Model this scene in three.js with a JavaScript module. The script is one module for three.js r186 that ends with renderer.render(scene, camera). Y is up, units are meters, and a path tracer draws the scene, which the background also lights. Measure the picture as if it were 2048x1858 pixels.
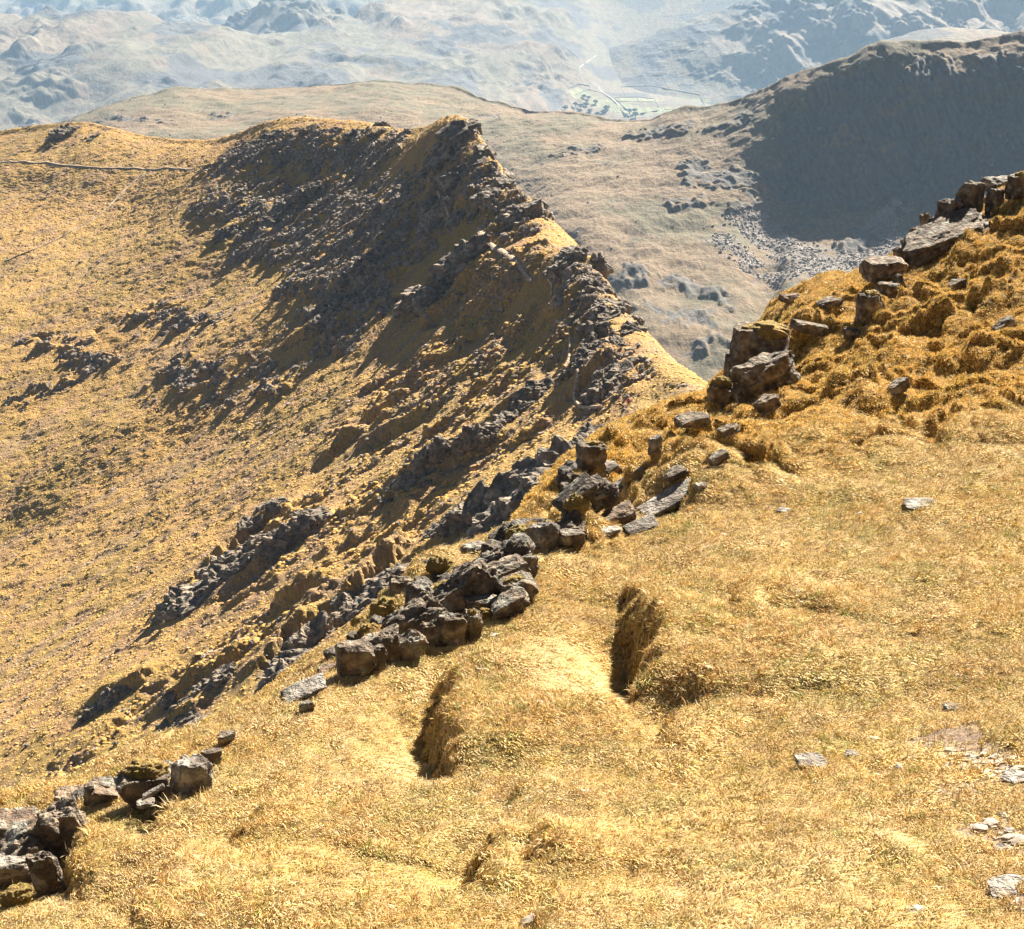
import * as THREE from 'three';
import { MarchingCubes } from 'three/addons/objects/MarchingCubes.js';
import { mergeVertices, mergeGeometries, toCreasedNormals } from 'three/addons/utils/BufferGeometryUtils.js';

// ---------------------------------------------------------------- camera, sky, sun, exposure
const W = 2048, H = 1858, FOV = 34, PITCH = 20.4 * Math.PI / 180;
const F = (H / 2) / Math.tan(FOV * Math.PI / 360), CP = Math.cos(PITCH), SP = Math.sin(PITCH);
const scene = new THREE.Scene();
const camera = new THREE.PerspectiveCamera(FOV, W / H, 0.1, 30000);
camera.rotation.x = -PITCH;
scene.add(camera);
const renderer = new THREE.WebGLRenderer({ antialias: true });
renderer.toneMapping = THREE.LinearToneMapping;
renderer.toneMappingExposure = 4.3;
renderer.shadowMap.enabled = true;
const SUN_EL = 36.5 * Math.PI / 180, SUN_DIR = new THREE.Vector3(0.50 * Math.cos(SUN_EL), Math.sin(SUN_EL), -0.866 * Math.cos(SUN_EL)).normalize();
{ // clear mountain sky: deep blue overhead, paler towards the horizon, a soft glow round the sun
  const w = 512, h = 256, d = new Float32Array(w * h * 4), v = new THREE.Vector3();
  for (let j = 0; j < h; j++) for (let i = 0; i < w; i++) { const el = ((j + 0.5) / h - 0.5) * Math.PI, az = ((i + 0.5) / w - 0.5) * 2 * Math.PI; v.set(Math.cos(el) * Math.cos(az), Math.sin(el), Math.cos(el) * Math.sin(az));
    const t = Math.pow(1 - Math.max(0, Math.sin(el)), 3.2), g = 0.22 * Math.pow(Math.max(0, v.dot(SUN_DIR)), 14), o = (j * w + i) * 4; d[o] = 0.017 + 0.066 * t + g; d[o + 1] = 0.027 + 0.067 * t + g * 0.95; d[o + 2] = 0.047 + 0.064 * t + g * 0.85; d[o + 3] = 1; }
  const t = new THREE.DataTexture(d, w, h, THREE.RGBAFormat, THREE.FloatType); t.mapping = THREE.EquirectangularReflectionMapping; t.magFilter = THREE.LinearFilter; t.needsUpdate = true; scene.background = t; scene.environment = t;
}
const sun = new THREE.DirectionalLight(new THREE.Color().setRGB(1, 0.93, 0.82), 5);
sun.position.copy(SUN_DIR).multiplyScalar(2000); sun.castShadow = true; sun.shadow.radius = 1;
Object.assign(sun.shadow.camera, { left: -1500, right: 1500, top: 1500, bottom: -1500, near: 1, far: 6000 });
sun.shadow.mapSize.set(4096, 4096);
scene.add(sun, sun.target);
scene.fog = new THREE.FogExp2(new THREE.Color().setRGB(0.50, 0.74, 1.0), 0.000038);

// ---------------------------------------------------------------- helpers
function rng(seed) { let a = seed >>> 0; return () => { a = (a + 0x6D2B79F5) | 0; let t = Math.imul(a ^ (a >>> 15), 1 | a); t = (t + Math.imul(t ^ (t >>> 7), 61 | t)) ^ t; return ((t ^ (t >>> 14)) >>> 0) / 4294967296; }; }
const PERM = new Uint8Array(512); { const r = rng(7), p = [...Array(256).keys()]; for (let i = 255; i > 0; i--) { const j = Math.floor(r() * (i + 1)); [p[i], p[j]] = [p[j], p[i]]; } for (let i = 0; i < 512; i++) PERM[i] = p[i & 255]; }
const GR = [1, 1, 0, -1, 1, 0, 1, -1, 0, -1, -1, 0, 1, 0, 1, -1, 0, 1, 1, 0, -1, -1, 0, -1, 0, 1, 1, 0, -1, 1, 0, 1, -1, 0, -1, -1, 1, 1, 0, 0, -1, 1, -1, 1, 0, 0, -1, -1];
function gd(h, x, y, z) { const g = (h & 15) * 3; return GR[g] * x + GR[g + 1] * y + GR[g + 2] * z; }
function noise(x, y, z) {
  const X = Math.floor(x), Y = Math.floor(y), Z = Math.floor(z); x -= X; y -= Y; z -= Z;
  const u = x * x * x * (x * (x * 6 - 15) + 10), v = y * y * y * (y * (y * 6 - 15) + 10), w = z * z * z * (z * (z * 6 - 15) + 10);
  const a = PERM[X & 255] + (Y & 255), b = PERM[(X + 1) & 255] + (Y & 255), zz = Z & 255;
  const aa = PERM[a & 511] + zz, ab = PERM[(a + 1) & 511] + zz, ba = PERM[b & 511] + zz, bb = PERM[(b + 1) & 511] + zz;
  const l = (t, p, q) => p + t * (q - p);
  return l(w, l(v, l(u, gd(PERM[aa & 511], x, y, z), gd(PERM[ba & 511], x - 1, y, z)), l(u, gd(PERM[ab & 511], x, y - 1, z), gd(PERM[bb & 511], x - 1, y - 1, z))),
    l(v, l(u, gd(PERM[(aa + 1) & 511], x, y, z - 1), gd(PERM[(ba + 1) & 511], x - 1, y, z - 1)), l(u, gd(PERM[(ab + 1) & 511], x, y - 1, z - 1), gd(PERM[(bb + 1) & 511], x - 1, y - 1, z - 1))));
}
function fbm(x, y, z, o = 4, g = 0.5) { let s = 0, a = 1; for (let i = 0; i < o; i++) { s += a * noise(x, y, z); x = x * 2.03 + 17.1; y = y * 2.03 + 5.3; z = z * 2.03 - 9.7; a *= g; } return s; }
function ridged(x, y, z, o = 4, g = 0.5) { let s = 0, a = 1; for (let i = 0; i < o; i++) { s += a * (1 - 2 * Math.abs(noise(x, y, z))); x = x * 2.07 + 11.3; y = y * 2.07 + 3.1; z = z * 2.07 - 4.9; a *= g; } return s; }
const ss = (a, b, x) => { const t = Math.min(1, Math.max(0, (x - a) / (b - a))); return t * t * (3 - 2 * t); };
const mix = (a, b, t) => a + (b - a) * t;
const mix3 = (a, b, t) => [mix(a[0], b[0], t), mix(a[1], b[1], t), mix(a[2], b[2], t)];
// a point of the place, given where it stands in the view and how far off it is (metres of ground distance)
function at(px, py, D) { const cx = (px - W / 2) / F, cy = -(py - H / 2) / F, dy = cy * CP - SP, dz = -cy * SP - CP, k = D / -dz; return [cx * k, dy * k, -D]; }
function toView(x, y, z) { const yc = y * CP - z * SP, zc = y * SP + z * CP; return [W / 2 + F * x / -zc, H / 2 - F * yc / -zc, -zc]; }
const taken = {};
function numbered(n) { const k = taken[n] = (taken[n] ?? -1) + 1; return k ? `${n}_${String(k).padStart(3, '0')}` : n; }
function put(o, name, label, category, kind, group) {
  o.name = numbered(name); o.userData = { label, category }; if (kind) o.userData.kind = kind; if (group) o.userData.group = group;
  o.traverse(c => { c.castShadow = c.receiveShadow = true; }); scene.add(o); return o;
}

// ---------------------------------------------------------------- textures: grain only
function grain(size, f, lo, hi, seed) {
  const d = new Uint8Array(size * size * 4), r = rng(seed), n = [];
  for (let i = 0; i < size * size; i++) { const v = Math.max(0, Math.min(1, f(i % size, Math.floor(i / size), size, r))); n.push(v); }
  for (let i = 0; i < n.length; i++) { const v = 255 * (lo + (hi - lo) * n[i]); d[i * 4] = d[i * 4 + 1] = d[i * 4 + 2] = v; d[i * 4 + 3] = 255; }
  const t = new THREE.DataTexture(d, size, size, THREE.RGBAFormat); t.wrapS = t.wrapT = THREE.RepeatWrapping; t.magFilter = THREE.LinearFilter; t.minFilter = THREE.LinearMipmapLinearFilter; t.generateMipmaps = true; t.needsUpdate = true; return t;
}
function wrapNoise(x, y, n) { // gradient noise that repeats every n cells
  const X = Math.floor(x), Y = Math.floor(y), f = x - X, g = y - Y, u = f * f * (3 - 2 * f), v = g * g * (3 - 2 * g), h = (i, j, a, b) => gd(PERM[(PERM[((i % n) + n) % n & 255] + ((j % n) + n) % n) & 511], a, b, 0.37);
  return mix(mix(h(X, Y, f, g), h(X + 1, Y, f - 1, g), u), mix(h(X, Y + 1, f, g - 1), h(X + 1, Y + 1, f - 1, g - 1), u), v); }
function tile(x, y, n, cells, oct, sharp) { let s = 0, a = 1; for (let o = 0; o < oct; o++) { const c = cells * 2 ** o; if (c > n / 2) break; const v = wrapNoise(x / n * c, y / n * c, c); s += a * (sharp ? 0.6 - 1.6 * Math.abs(v) : v); a *= 0.62; } return s; }
const rockBump = grain(1024, (x, y, n) => 0.5 + 0.45 * tile(x, y, n, 7, 6, true), 0, 1, 1);
const rockTint = grain(1024, (x, y, n, r) => 0.55 + 0.55 * tile(x, y, n, 9, 6, false) + 0.12 * (r() - 0.5), 0.55, 1, 2);
const turfBump = grain(1024, (x, y, n, r) => 0.5 + 0.35 * tile(x, y, n, 22, 5, false) + 0.25 * (r() - 0.5), 0, 1, 3);
const turfTint = grain(1024, (x, y, n, r) => 0.55 + 0.4 * tile(x, y, n, 18, 6, false) + 0.22 * (r() - 0.5), 0.68, 1, 4);
rockTint.colorSpace = turfTint.colorSpace = THREE.SRGBColorSpace;
const again = (t, s) => { const c = t.clone(); c.repeat.set(s, s); c.needsUpdate = true; return c; };
function surface(tint, bump, size, depth) { return new THREE.MeshStandardMaterial({ vertexColors: true, roughness: 0.95, metalness: 0, map: again(tint, 1 / size), bumpMap: again(bump, 1 / size), bumpScale: depth }); }

// ---------------------------------------------------------------- ground sheets: a net of points, smoothed, given relief and a fine grid
const cr = (a, b, c, d, t) => 0.5 * (2 * b + (c - a) * t + (2 * a - 5 * b + 4 * c - d) * t * t + (3 * b - a - 3 * c + d) * t * t * t);
class Sheet {
  constructor(net, stepsU, stepsV) { // net[col][row] = [x, y, z]
    this.net = net; const nc = net.length, nr = net[0].length, us = [], vs = [];
    for (let i = 0; i < nc - 1; i++) { const n = Array.isArray(stepsU) ? stepsU[i] : stepsU; for (let k = 0; k < n; k++) us.push(i + k / n); } us.push(nc - 1);
    for (let j = 0; j < nr - 1; j++) { const n = Array.isArray(stepsV) ? stepsV[j] : stepsV; for (let k = 0; k < n; k++) vs.push(j + k / n); } vs.push(nr - 1);
    this.us = us; this.vs = vs; this.nu = us.length; this.nv = vs.length;
    const N = this.nu * this.nv; this.B = new Float64Array(N * 3);
    const q = (i, j, k) => net[Math.max(0, Math.min(nc - 1, i))][Math.max(0, Math.min(nr - 1, j))][k];
    for (let a = 0; a < this.nu; a++) { const i = Math.min(nc - 2, Math.floor(us[a])), t = us[a] - i;
      for (let b = 0; b < this.nv; b++) { const j = Math.min(nr - 2, Math.floor(vs[b])), s = vs[b] - j;
        for (let k = 0; k < 3; k++) { const c = []; for (let m = -1; m < 3; m++) c.push(cr(q(i - 1, j + m, k), q(i, j + m, k), q(i + 1, j + m, k), q(i + 2, j + m, k), t)); this.B[(a * this.nv + b) * 3 + k] = cr(c[0], c[1], c[2], c[3], s); } } }
    this.P = this.B.slice(); this.normals();
  }
  normals() {
    const { P, nu, nv } = this, M = this.N = new Float32Array(P.length);
    for (let a = 0; a < nu; a++) for (let b = 0; b < nv; b++) {
      const l = (Math.max(0, a - 1) * nv + b) * 3, r = (Math.min(nu - 1, a + 1) * nv + b) * 3, d = (a * nv + Math.max(0, b - 1)) * 3, e = (a * nv + Math.min(nv - 1, b + 1)) * 3, i = (a * nv + b) * 3;
      const ax = P[r] - P[l], ay = P[r + 1] - P[l + 1], az = P[r + 2] - P[l + 2], bx = P[e] - P[d], by = P[e + 1] - P[d + 1], bz = P[e + 2] - P[d + 2];
      let x = ay * bz - az * by, y = az * bx - ax * bz, z = ax * by - ay * bx; const m = Math.hypot(x, y, z) || 1; M[i] = x / m; M[i + 1] = y / m; M[i + 2] = z / m;
    }
    // outward is up for most of the sheet
    let s = 0; for (let i = 1; i < M.length; i += 3) s += M[i]; this.flip = s < 0; if (s < 0) { for (let i = 0; i < M.length; i++) M[i] = -M[i]; }
  }
  relief(f) { const { P, B, N, us, vs, nv } = this; for (let i = 0; i < P.length; i += 3) { const k = i / 3, [dn, dy] = f(B[i], B[i + 1], B[i + 2], us[Math.floor(k / nv)], vs[k % nv]); P[i] = B[i] + N[i] * dn; P[i + 1] = B[i + 1] + N[i + 1] * dn + dy; P[i + 2] = B[i + 2] + N[i + 2] * dn; } this.normals(); return this; }
  find(px, py) { // index of the sheet's point that stands at this place in the view
    if (!this.view) { this.view = new Float32Array(this.P.length); for (let i = 0; i < this.P.length; i += 3) { const q = toView(this.P[i], this.P[i + 1], this.P[i + 2]); this.view.set(q, i); } this.viewOf = this.P; }
    const v = this.view; let best = 1e18, bi = 0, nearest = 1e18; // the nearest layer there, then its closest point
    for (let i = 0; i < v.length; i += 3) { const dx = v[i] - px, dy = v[i + 1] - py, e = dx * dx + dy * dy; if (e < 100 && v[i + 2] > 0 && v[i + 2] < nearest) nearest = v[i + 2]; }
    for (let i = 0; i < v.length; i += 3) { const dx = v[i] - px, dy = v[i + 1] - py, e = dx * dx + dy * dy; if (e < best && v[i + 2] < nearest * 1.08) { best = e; bi = i; } } return bi;
  }
  spot(px, py) { const i = this.find(px, py); return [this.P[i], this.P[i + 1], this.P[i + 2]]; }
  mesh(color, material, uvScale = 1) {
    const { P, N, nu, nv } = this, n = nu * nv, col = new Float32Array(n * 3), uv = new Float32Array(n * 2), idx = new Uint32Array((nu - 1) * (nv - 1) * 6); let o = 0;
    for (let k = 0; k < n; k++) { const c = color(P[k * 3], P[k * 3 + 1], P[k * 3 + 2]); col.set(c, k * 3); uv[k * 2] = (P[k * 3] + 0.35 * P[k * 3 + 1]) * uvScale; uv[k * 2 + 1] = (P[k * 3 + 2] + 0.35 * P[k * 3 + 1]) * uvScale; }
    for (let a = 0; a < nu - 1; a++) for (let b = 0; b < nv - 1; b++) { const i = a * nv + b, j = i + nv; if (this.flip) idx.set([i, i + 1, j, j, i + 1, j + 1], o); else idx.set([i, j, i + 1, j, j + 1, i + 1], o); o += 6; }
    const g = new THREE.BufferGeometry(); g.setAttribute('position', new THREE.BufferAttribute(Float32Array.from(P), 3)); g.setAttribute('normal', new THREE.BufferAttribute(N, 3)); g.setAttribute('color', new THREE.BufferAttribute(col, 3)); g.setAttribute('uv', new THREE.BufferAttribute(uv, 2)); g.setIndex(new THREE.BufferAttribute(idx, 1));
    return new THREE.Mesh(g, material);
  }
  scatter(count, r, weight, use) { // random points over the sheet, by area times weight
    const { P, N, nu, nv } = this, cells = (nu - 1) * (nv - 1), cum = new Float64Array(cells); let t = 0;
    for (let a = 0, c = 0; a < nu - 1; a++) for (let b = 0; b < nv - 1; b++, c++) {
      const i = (a * nv + b) * 3, j = i + 3, k = i + nv * 3, x = P[i], y = P[i + 1], z = P[i + 2], q = toView(x, y, z);
      if (q[2] > 0 && q[0] > -260 && q[0] < W + 260 && q[1] > -120 && q[1] < H + 220 && -(N[i] * x + N[i + 1] * y + N[i + 2] * z) > -0.12 * Math.hypot(x, y, z)) {
        const ax = P[j] - x, ay = P[j + 1] - y, az = P[j + 2] - z, bx = P[k] - x, by = P[k + 1] - y, bz = P[k + 2] - z;
        t += Math.hypot(ay * bz - az * by, az * bx - ax * bz, ax * by - ay * bx) * weight(x, y, z);
      } cum[c] = t; }
    for (let n = 0; n < count; n++) { const g = r() * t; let lo = 0, hi = cells - 1; while (lo < hi) { const m = (lo + hi) >> 1; if (cum[m] < g) lo = m + 1; else hi = m; }
      const a = Math.floor(lo / (nv - 1)), b = lo % (nv - 1), i = (a * nv + b) * 3, j = i + 3, k = i + nv * 3, l = k + 3, s = r(), w = r(), p = [0, 0, 0];
      for (let m = 0; m < 3; m++) p[m] = (P[i + m] * (1 - s) + P[j + m] * s) * (1 - w) + (P[k + m] * (1 - s) + P[l + m] * s) * w;
      use(n, p, [N[i], N[i + 1], N[i + 2]]); }
  }
}
function fold(cols, extra) { return cols.map(c => { const pts = c.pts.map(p => at(p[0], p[1], p[2])); return extra(pts, c); }); }
// places on a sheet along drawn lines, and a soft mask round them (metres)
function strokes(sheet, list, warp = 0) { const caps = []; for (const [rpx, ...pts] of list) { const w = pts.map(([x, y]) => sheet.spot(x, y)); for (let i = 0; i < Math.max(1, w.length - 1); i++) { const a = w[i], b = w[i + 1] ?? w[i]; caps.push([a, b, rpx * toView(...a)[2] / F]); } }
  return (x, y, z, rough = 0) => { if (warp) { const a = fbm(x / warp, y / warp, z / warp, 3, 0.6), b = fbm(x / warp + 50, y / warp, z / warp + 50, 3, 0.6); x += 0.9 * warp * a; z += 0.9 * warp * b; y += 0.5 * warp * (a - b); } let m = 0; for (const [a, b, r] of caps) { const dx = b[0] - a[0], dy = b[1] - a[1], dz = b[2] - a[2], L = dx * dx + dy * dy + dz * dz || 1e-9, t = Math.max(0, Math.min(1, ((x - a[0]) * dx + (y - a[1]) * dy + (z - a[2]) * dz) / L)); const d = Math.hypot(x - a[0] - t * dx, y - a[1] - t * dy, z - a[2] - t * dz); const v = 1 - ss(0.55, 1.25, d / r + rough); if (v > m) m = v; } return m; }; }
const add = (p, x, y, z) => [p[0] + x, p[1] + y, p[2] + z];

const FAR = 1.75, DALE = 1.7; // stretch the net's distances below: far hills stand farther off to deepen their haze
// ---------------------------------------------------------------- far fells, the valley and the hazy hills
function farSheet(name, label, cols, stepsU, stepsV, back, reliefF, colorF, mat) {
  const net = cols.map(c => { const px = c[0], pts = c.slice(1).map(([py, D]) => at(px, py, D * FAR)); return [add(pts[0], 0, -back * 1.2, -back * 2), add(pts[0], 0, -back * 0.35, -back * 0.6), ...pts]; });
  const s = new Sheet(net, stepsU, stepsV).relief(reliefF); const m = s.mesh(colorF(s), mat); put(m, name, label, 'hill', 'structure'); return s;
}
const farMat = surface(turfTint, turfBump, 420, 5), fellMat = surface(turfTint, turfBump, 80, 1.0);
const hazeGrass = [0.225, 0.165, 0.1], hazeOlive = [0.165, 0.138, 0.08], hazeRock = [0.085, 0.08, 0.075], hazeRust = [0.2, 0.13, 0.075];
function hillColor(scale, rockAt) { return s => (x, y, z) => { const n = fbm(x / (scale * 7), y / (scale * 4), z / (scale * 7), 4), m = fbm(x / scale + 9, y / scale, z / scale, 4); let c = mix3(hazeGrass, hazeOlive, ss(-0.25, 0.3, n)); c = mix3(c, hazeRust, ss(0.1, 0.5, m) * 0.7); return mix3(c, hazeRock, ss(rockAt, rockAt + 0.16, fbm(x / (scale * 2.4) + 31, y / (scale * 0.8), z / (scale * 2.4), 5, 0.6) + 0.3 * n)); }; }
const farRelief = (big, gully, crag) => (x, y, z) => [FAR * (big * fbm(x / 1500, y / 1500, z / 1500, 5, 0.5) + gully * (ridged(x / 450, y / 1200, z / 900, 4, 0.5) - 1.03) + crag * Math.max(0, fbm(x / 240 + 31, y / 110, z / 240, 4, 0.6) - 0.15)), 0];
const bx = [-500, 0, 300, 600, 900, 1200, 1500, 1800, 2100, 2600];
farSheet('distant_fell', 'palest hazy fells along the very top of the view', bx.map((x, i) => [x, [-150, 9000], [-60 + 25 * Math.sin(i * 2.3), 8000], [40, 7000], [130, 6300], [260, 5800]]), 34, [4, 6, 40, 50, 40, 10], 500, farRelief(160, 40, 50), hillColor(330, 0.3), farMat);
farSheet('distant_knoll', 'small blue hazy hill behind the left far fell', [[340, [95, 5400], [115, 5250], [150, 5000]], [420, [58, 5350], [90, 5150], [150, 4900]], [528, [8, 5300], [70, 5050], [150, 4800]], [610, [4, 5300], [60, 5050], [150, 4800]], [700, [26, 5350], [70, 5150], [150, 4900]], [820, [70, 5400], [100, 5250], [150, 5000]]], 26, [4, 6, 40, 20], 200, farRelief(20, 14, 40), hillColor(260, 0.12), farMat);
const leftFell = farSheet('far_fell', 'broad pale far fell with gullies across the valley at left', [
  [-400, [72, 4300], [130, 4000], [200, 3700], [300, 3400], [420, 3200]], [0, [44, 4300], [110, 3950], [180, 3650], [280, 3350], [400, 3150]], [110, [38, 4300], [105, 3950], [175, 3650], [275, 3350], [400, 3150]], [218, [31, 4300], [100, 3950], [170, 3650], [270, 3350], [400, 3150]],
  [400, [49, 4350], [105, 4050], [170, 3700], [260, 3400], [400, 3150]], [533, [66, 4400], [110, 4150], [165, 3800], [250, 3500], [400, 3200]], [726, [28, 4800], [85, 4450], [150, 4000], [230, 3700], [400, 3300]], [900, [-40, 5400], [50, 4800], [130, 4250], [210, 3900], [400, 3400]],
  [1050, [-60, 5800], [50, 5000], [130, 4500], [205, 4150], [400, 3600]], [1150, [-60, 6000], [60, 5150], [150, 4650], [212, 4400], [400, 3700]], [1250, [-60, 6000], [80, 5300], [165, 4800], [215, 4400], [400, 3700]], [1400, [-60, 6000], [100, 5300], [180, 4850], [225, 4350], [400, 3700]], [1600, [-60, 6000], [100, 5400], [200, 4850], [250, 4350], [400, 3700]], [2000, [-60, 6000], [100, 5400], [200, 4850], [250, 4350], [400, 3700]]],
  [20, 22, 22, 30, 26, 34, 32, 30, 26, 26, 26, 20, 10], [4, 8, 60, 70, 70, 20], 200,
  (x, y, z, u) => { const k = 1 - 0.97 * ss(8.3, 9.6, u); return [FAR * k * (45 * fbm(x / 1200, y / 1200, z / 1200, 5, 0.5) + 20 * (ridged((x + z * 0.3) / 330, y / 1500, z / 1100, 4, 0.5) - 1.03) + 26 * Math.max(0, fbm(x / 300 + 31, y / 110, z / 300, 4, 0.6) - 0.18)), 0]; },
  s => { const green = strokes(s, [[34, [1200, 205], [1260, 222]], [24, [1260, 200], [1300, 200]], [30, [1290, 222], [1420, 225]], [16, [1150, 190], [1170, 185]]]), h = hillColor(210, 0.13)(s); return (x, y, z) => mix3(h(x, y, z), [0.3, 0.32, 0.14], 0.7 * green(x, y, z, 0.2 * noise(x / 60, y / 60, z / 60))); }, farMat);
const spurFell = farSheet('valley_spur', 'hazy blue crag and spur above the green valley fields', [
  [1090, [150, 5080], [160, 5000], [175, 4920], [200, 4800]], [1130, [132, 5040], [150, 4940], [172, 4820], [200, 4700]], [1180, [112, 5120], [140, 4940], [165, 4790], [200, 4640]], [1300, [74, 5160], [125, 4920], [165, 4750], [205, 4570]], [1400, [38, 5160], [110, 4860], [170, 4670], [222, 4450]],
  [1500, [0, 5160], [90, 4800], [170, 4580], [245, 4350]], [1650, [-45, 5120], [60, 4720], [170, 4460], [265, 4200]], [1850, [-60, 5080], [40, 4640], [150, 4330], [270, 3980]], [2050, [-60, 5040], [30, 4600], [140, 4280], [270, 3880]], [2500, [-60, 5040], [30, 4600], [140, 4280], [270, 3880]]],
  [10, 14, 30, 30, 30, 40, 46, 46, 20], [4, 8, 70, 80, 30], 150,
  (x, y, z, u, v) => { const k = ss(1.2, 4, u) * ss(5.2, 3.4, v), c = ss(4.2, 6, u); return [FAR * k * (16 * fbm(x / 850, y / 850, z / 850, 4, 0.5) + (8 + 20 * c) * (ridged((x - z * 0.25) / 330, y / 2000, z / 1600, 4, 0.52) - 1.03) + (10 + 35 * c) * Math.max(0, fbm(x / 210 + 5, y / 120, z / 210, 4, 0.6) - 0.1)), 0]; },
  s => { const h = hillColor(190, 0.2)(s), green = strokes(s, [[22, [1250, 190], [1400, 205]]]); return (x, y, z) => mix3(h(x, y, z), [0.3, 0.33, 0.13], 0.5 * green(x, y, z)); }, farMat);
farSheet('pale_shoulder', 'smooth pale hazy shoulder rising behind the shadowed crag', [[1520, [232, 2700], [262, 2600], [320, 2450]], [1634, [152, 2750], [205, 2550], [320, 2350]], [1740, [94, 2800], [160, 2550], [320, 2300]], [1857, [62, 2850], [140, 2550], [320, 2250]], [1960, [64, 2850], [140, 2550], [320, 2250]], [2080, [70, 2850], [140, 2550], [320, 2250]], [2500, [40, 2850], [120, 2550], [320, 2250]]], 26, [4, 6, 40, 24], 150, farRelief(9, 5, 0), hillColor(190, 0.5), farMat);

// the brown fell across the dale: rounded at left, a shadowed crag at right
const crag = (x, s, a, b) => [x, s, a, b];
const fellCols = [
  [-500, [360, 1500], [400, 1450], [460, 1380], [530, 1320], [650, 1250]], [-100, [310, 1500], [330, 1450], [380, 1390], [440, 1320], [550, 1250]], [90, [262, 1500], [290, 1450], [330, 1400], [400, 1330], [500, 1250]], [170, [229, 1530], [262, 1465], [305, 1400], [370, 1330], [480, 1250]], [290, [200, 1570], [240, 1480], [285, 1400], [345, 1330], [450, 1250]], [480, [183, 1620], [225, 1500], [270, 1400], [340, 1320], [450, 1230]],
  [640, [174, 1640], [214, 1500], [262, 1390], [335, 1300], [450, 1200]], [760, [167, 1650], [205, 1500], [255, 1380], [330, 1280], [450, 1180]], [900, [187, 1600], [225, 1450], [270, 1340], [360, 1230], [480, 1130]], [1000, [212, 1500], [245, 1380], [300, 1280], [390, 1180], [520, 1080]], [1130, [237, 1400], [280, 1280], [350, 1180], [470, 1060], [640, 960]],
  [1270, [252, 1320], [300, 1220], [390, 1110], [540, 980], [740, 860]], [1360, [234, 1270], [300, 1180], [410, 1080], [570, 960], [790, 830]], [1460, [216, 1235], [290, 1160], [420, 1070], [580, 950], [800, 820]], [1540, [186, 1205], [280, 1140], [430, 1075], [580, 960], [790, 830]], [1590, [166, 1190], [285, 1138], [425, 1080], [590, 930], [770, 850]],
  [1680, [142, 1172], [290, 1124], [440, 1066], [590, 940], [760, 860]], [1760, [113, 1172], [285, 1120], [447, 1056], [580, 955], [740, 870]], [1850, [106, 1172], [275, 1118], [440, 1052], [570, 955], [730, 875]], [1950, [97, 1168], [265, 1112], [430, 1048], [560, 955], [720, 880]], [2048, [80, 1164], [260, 1106], [420, 1040], [550, 955], [700, 890]], [2200, [60, 1154], [245, 1096], [410, 1030], [545, 950], [690, 895]], [2600, [0, 1100], [200, 1060], [400, 1030], [520, 980], [670, 900]]];
let fell;
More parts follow.
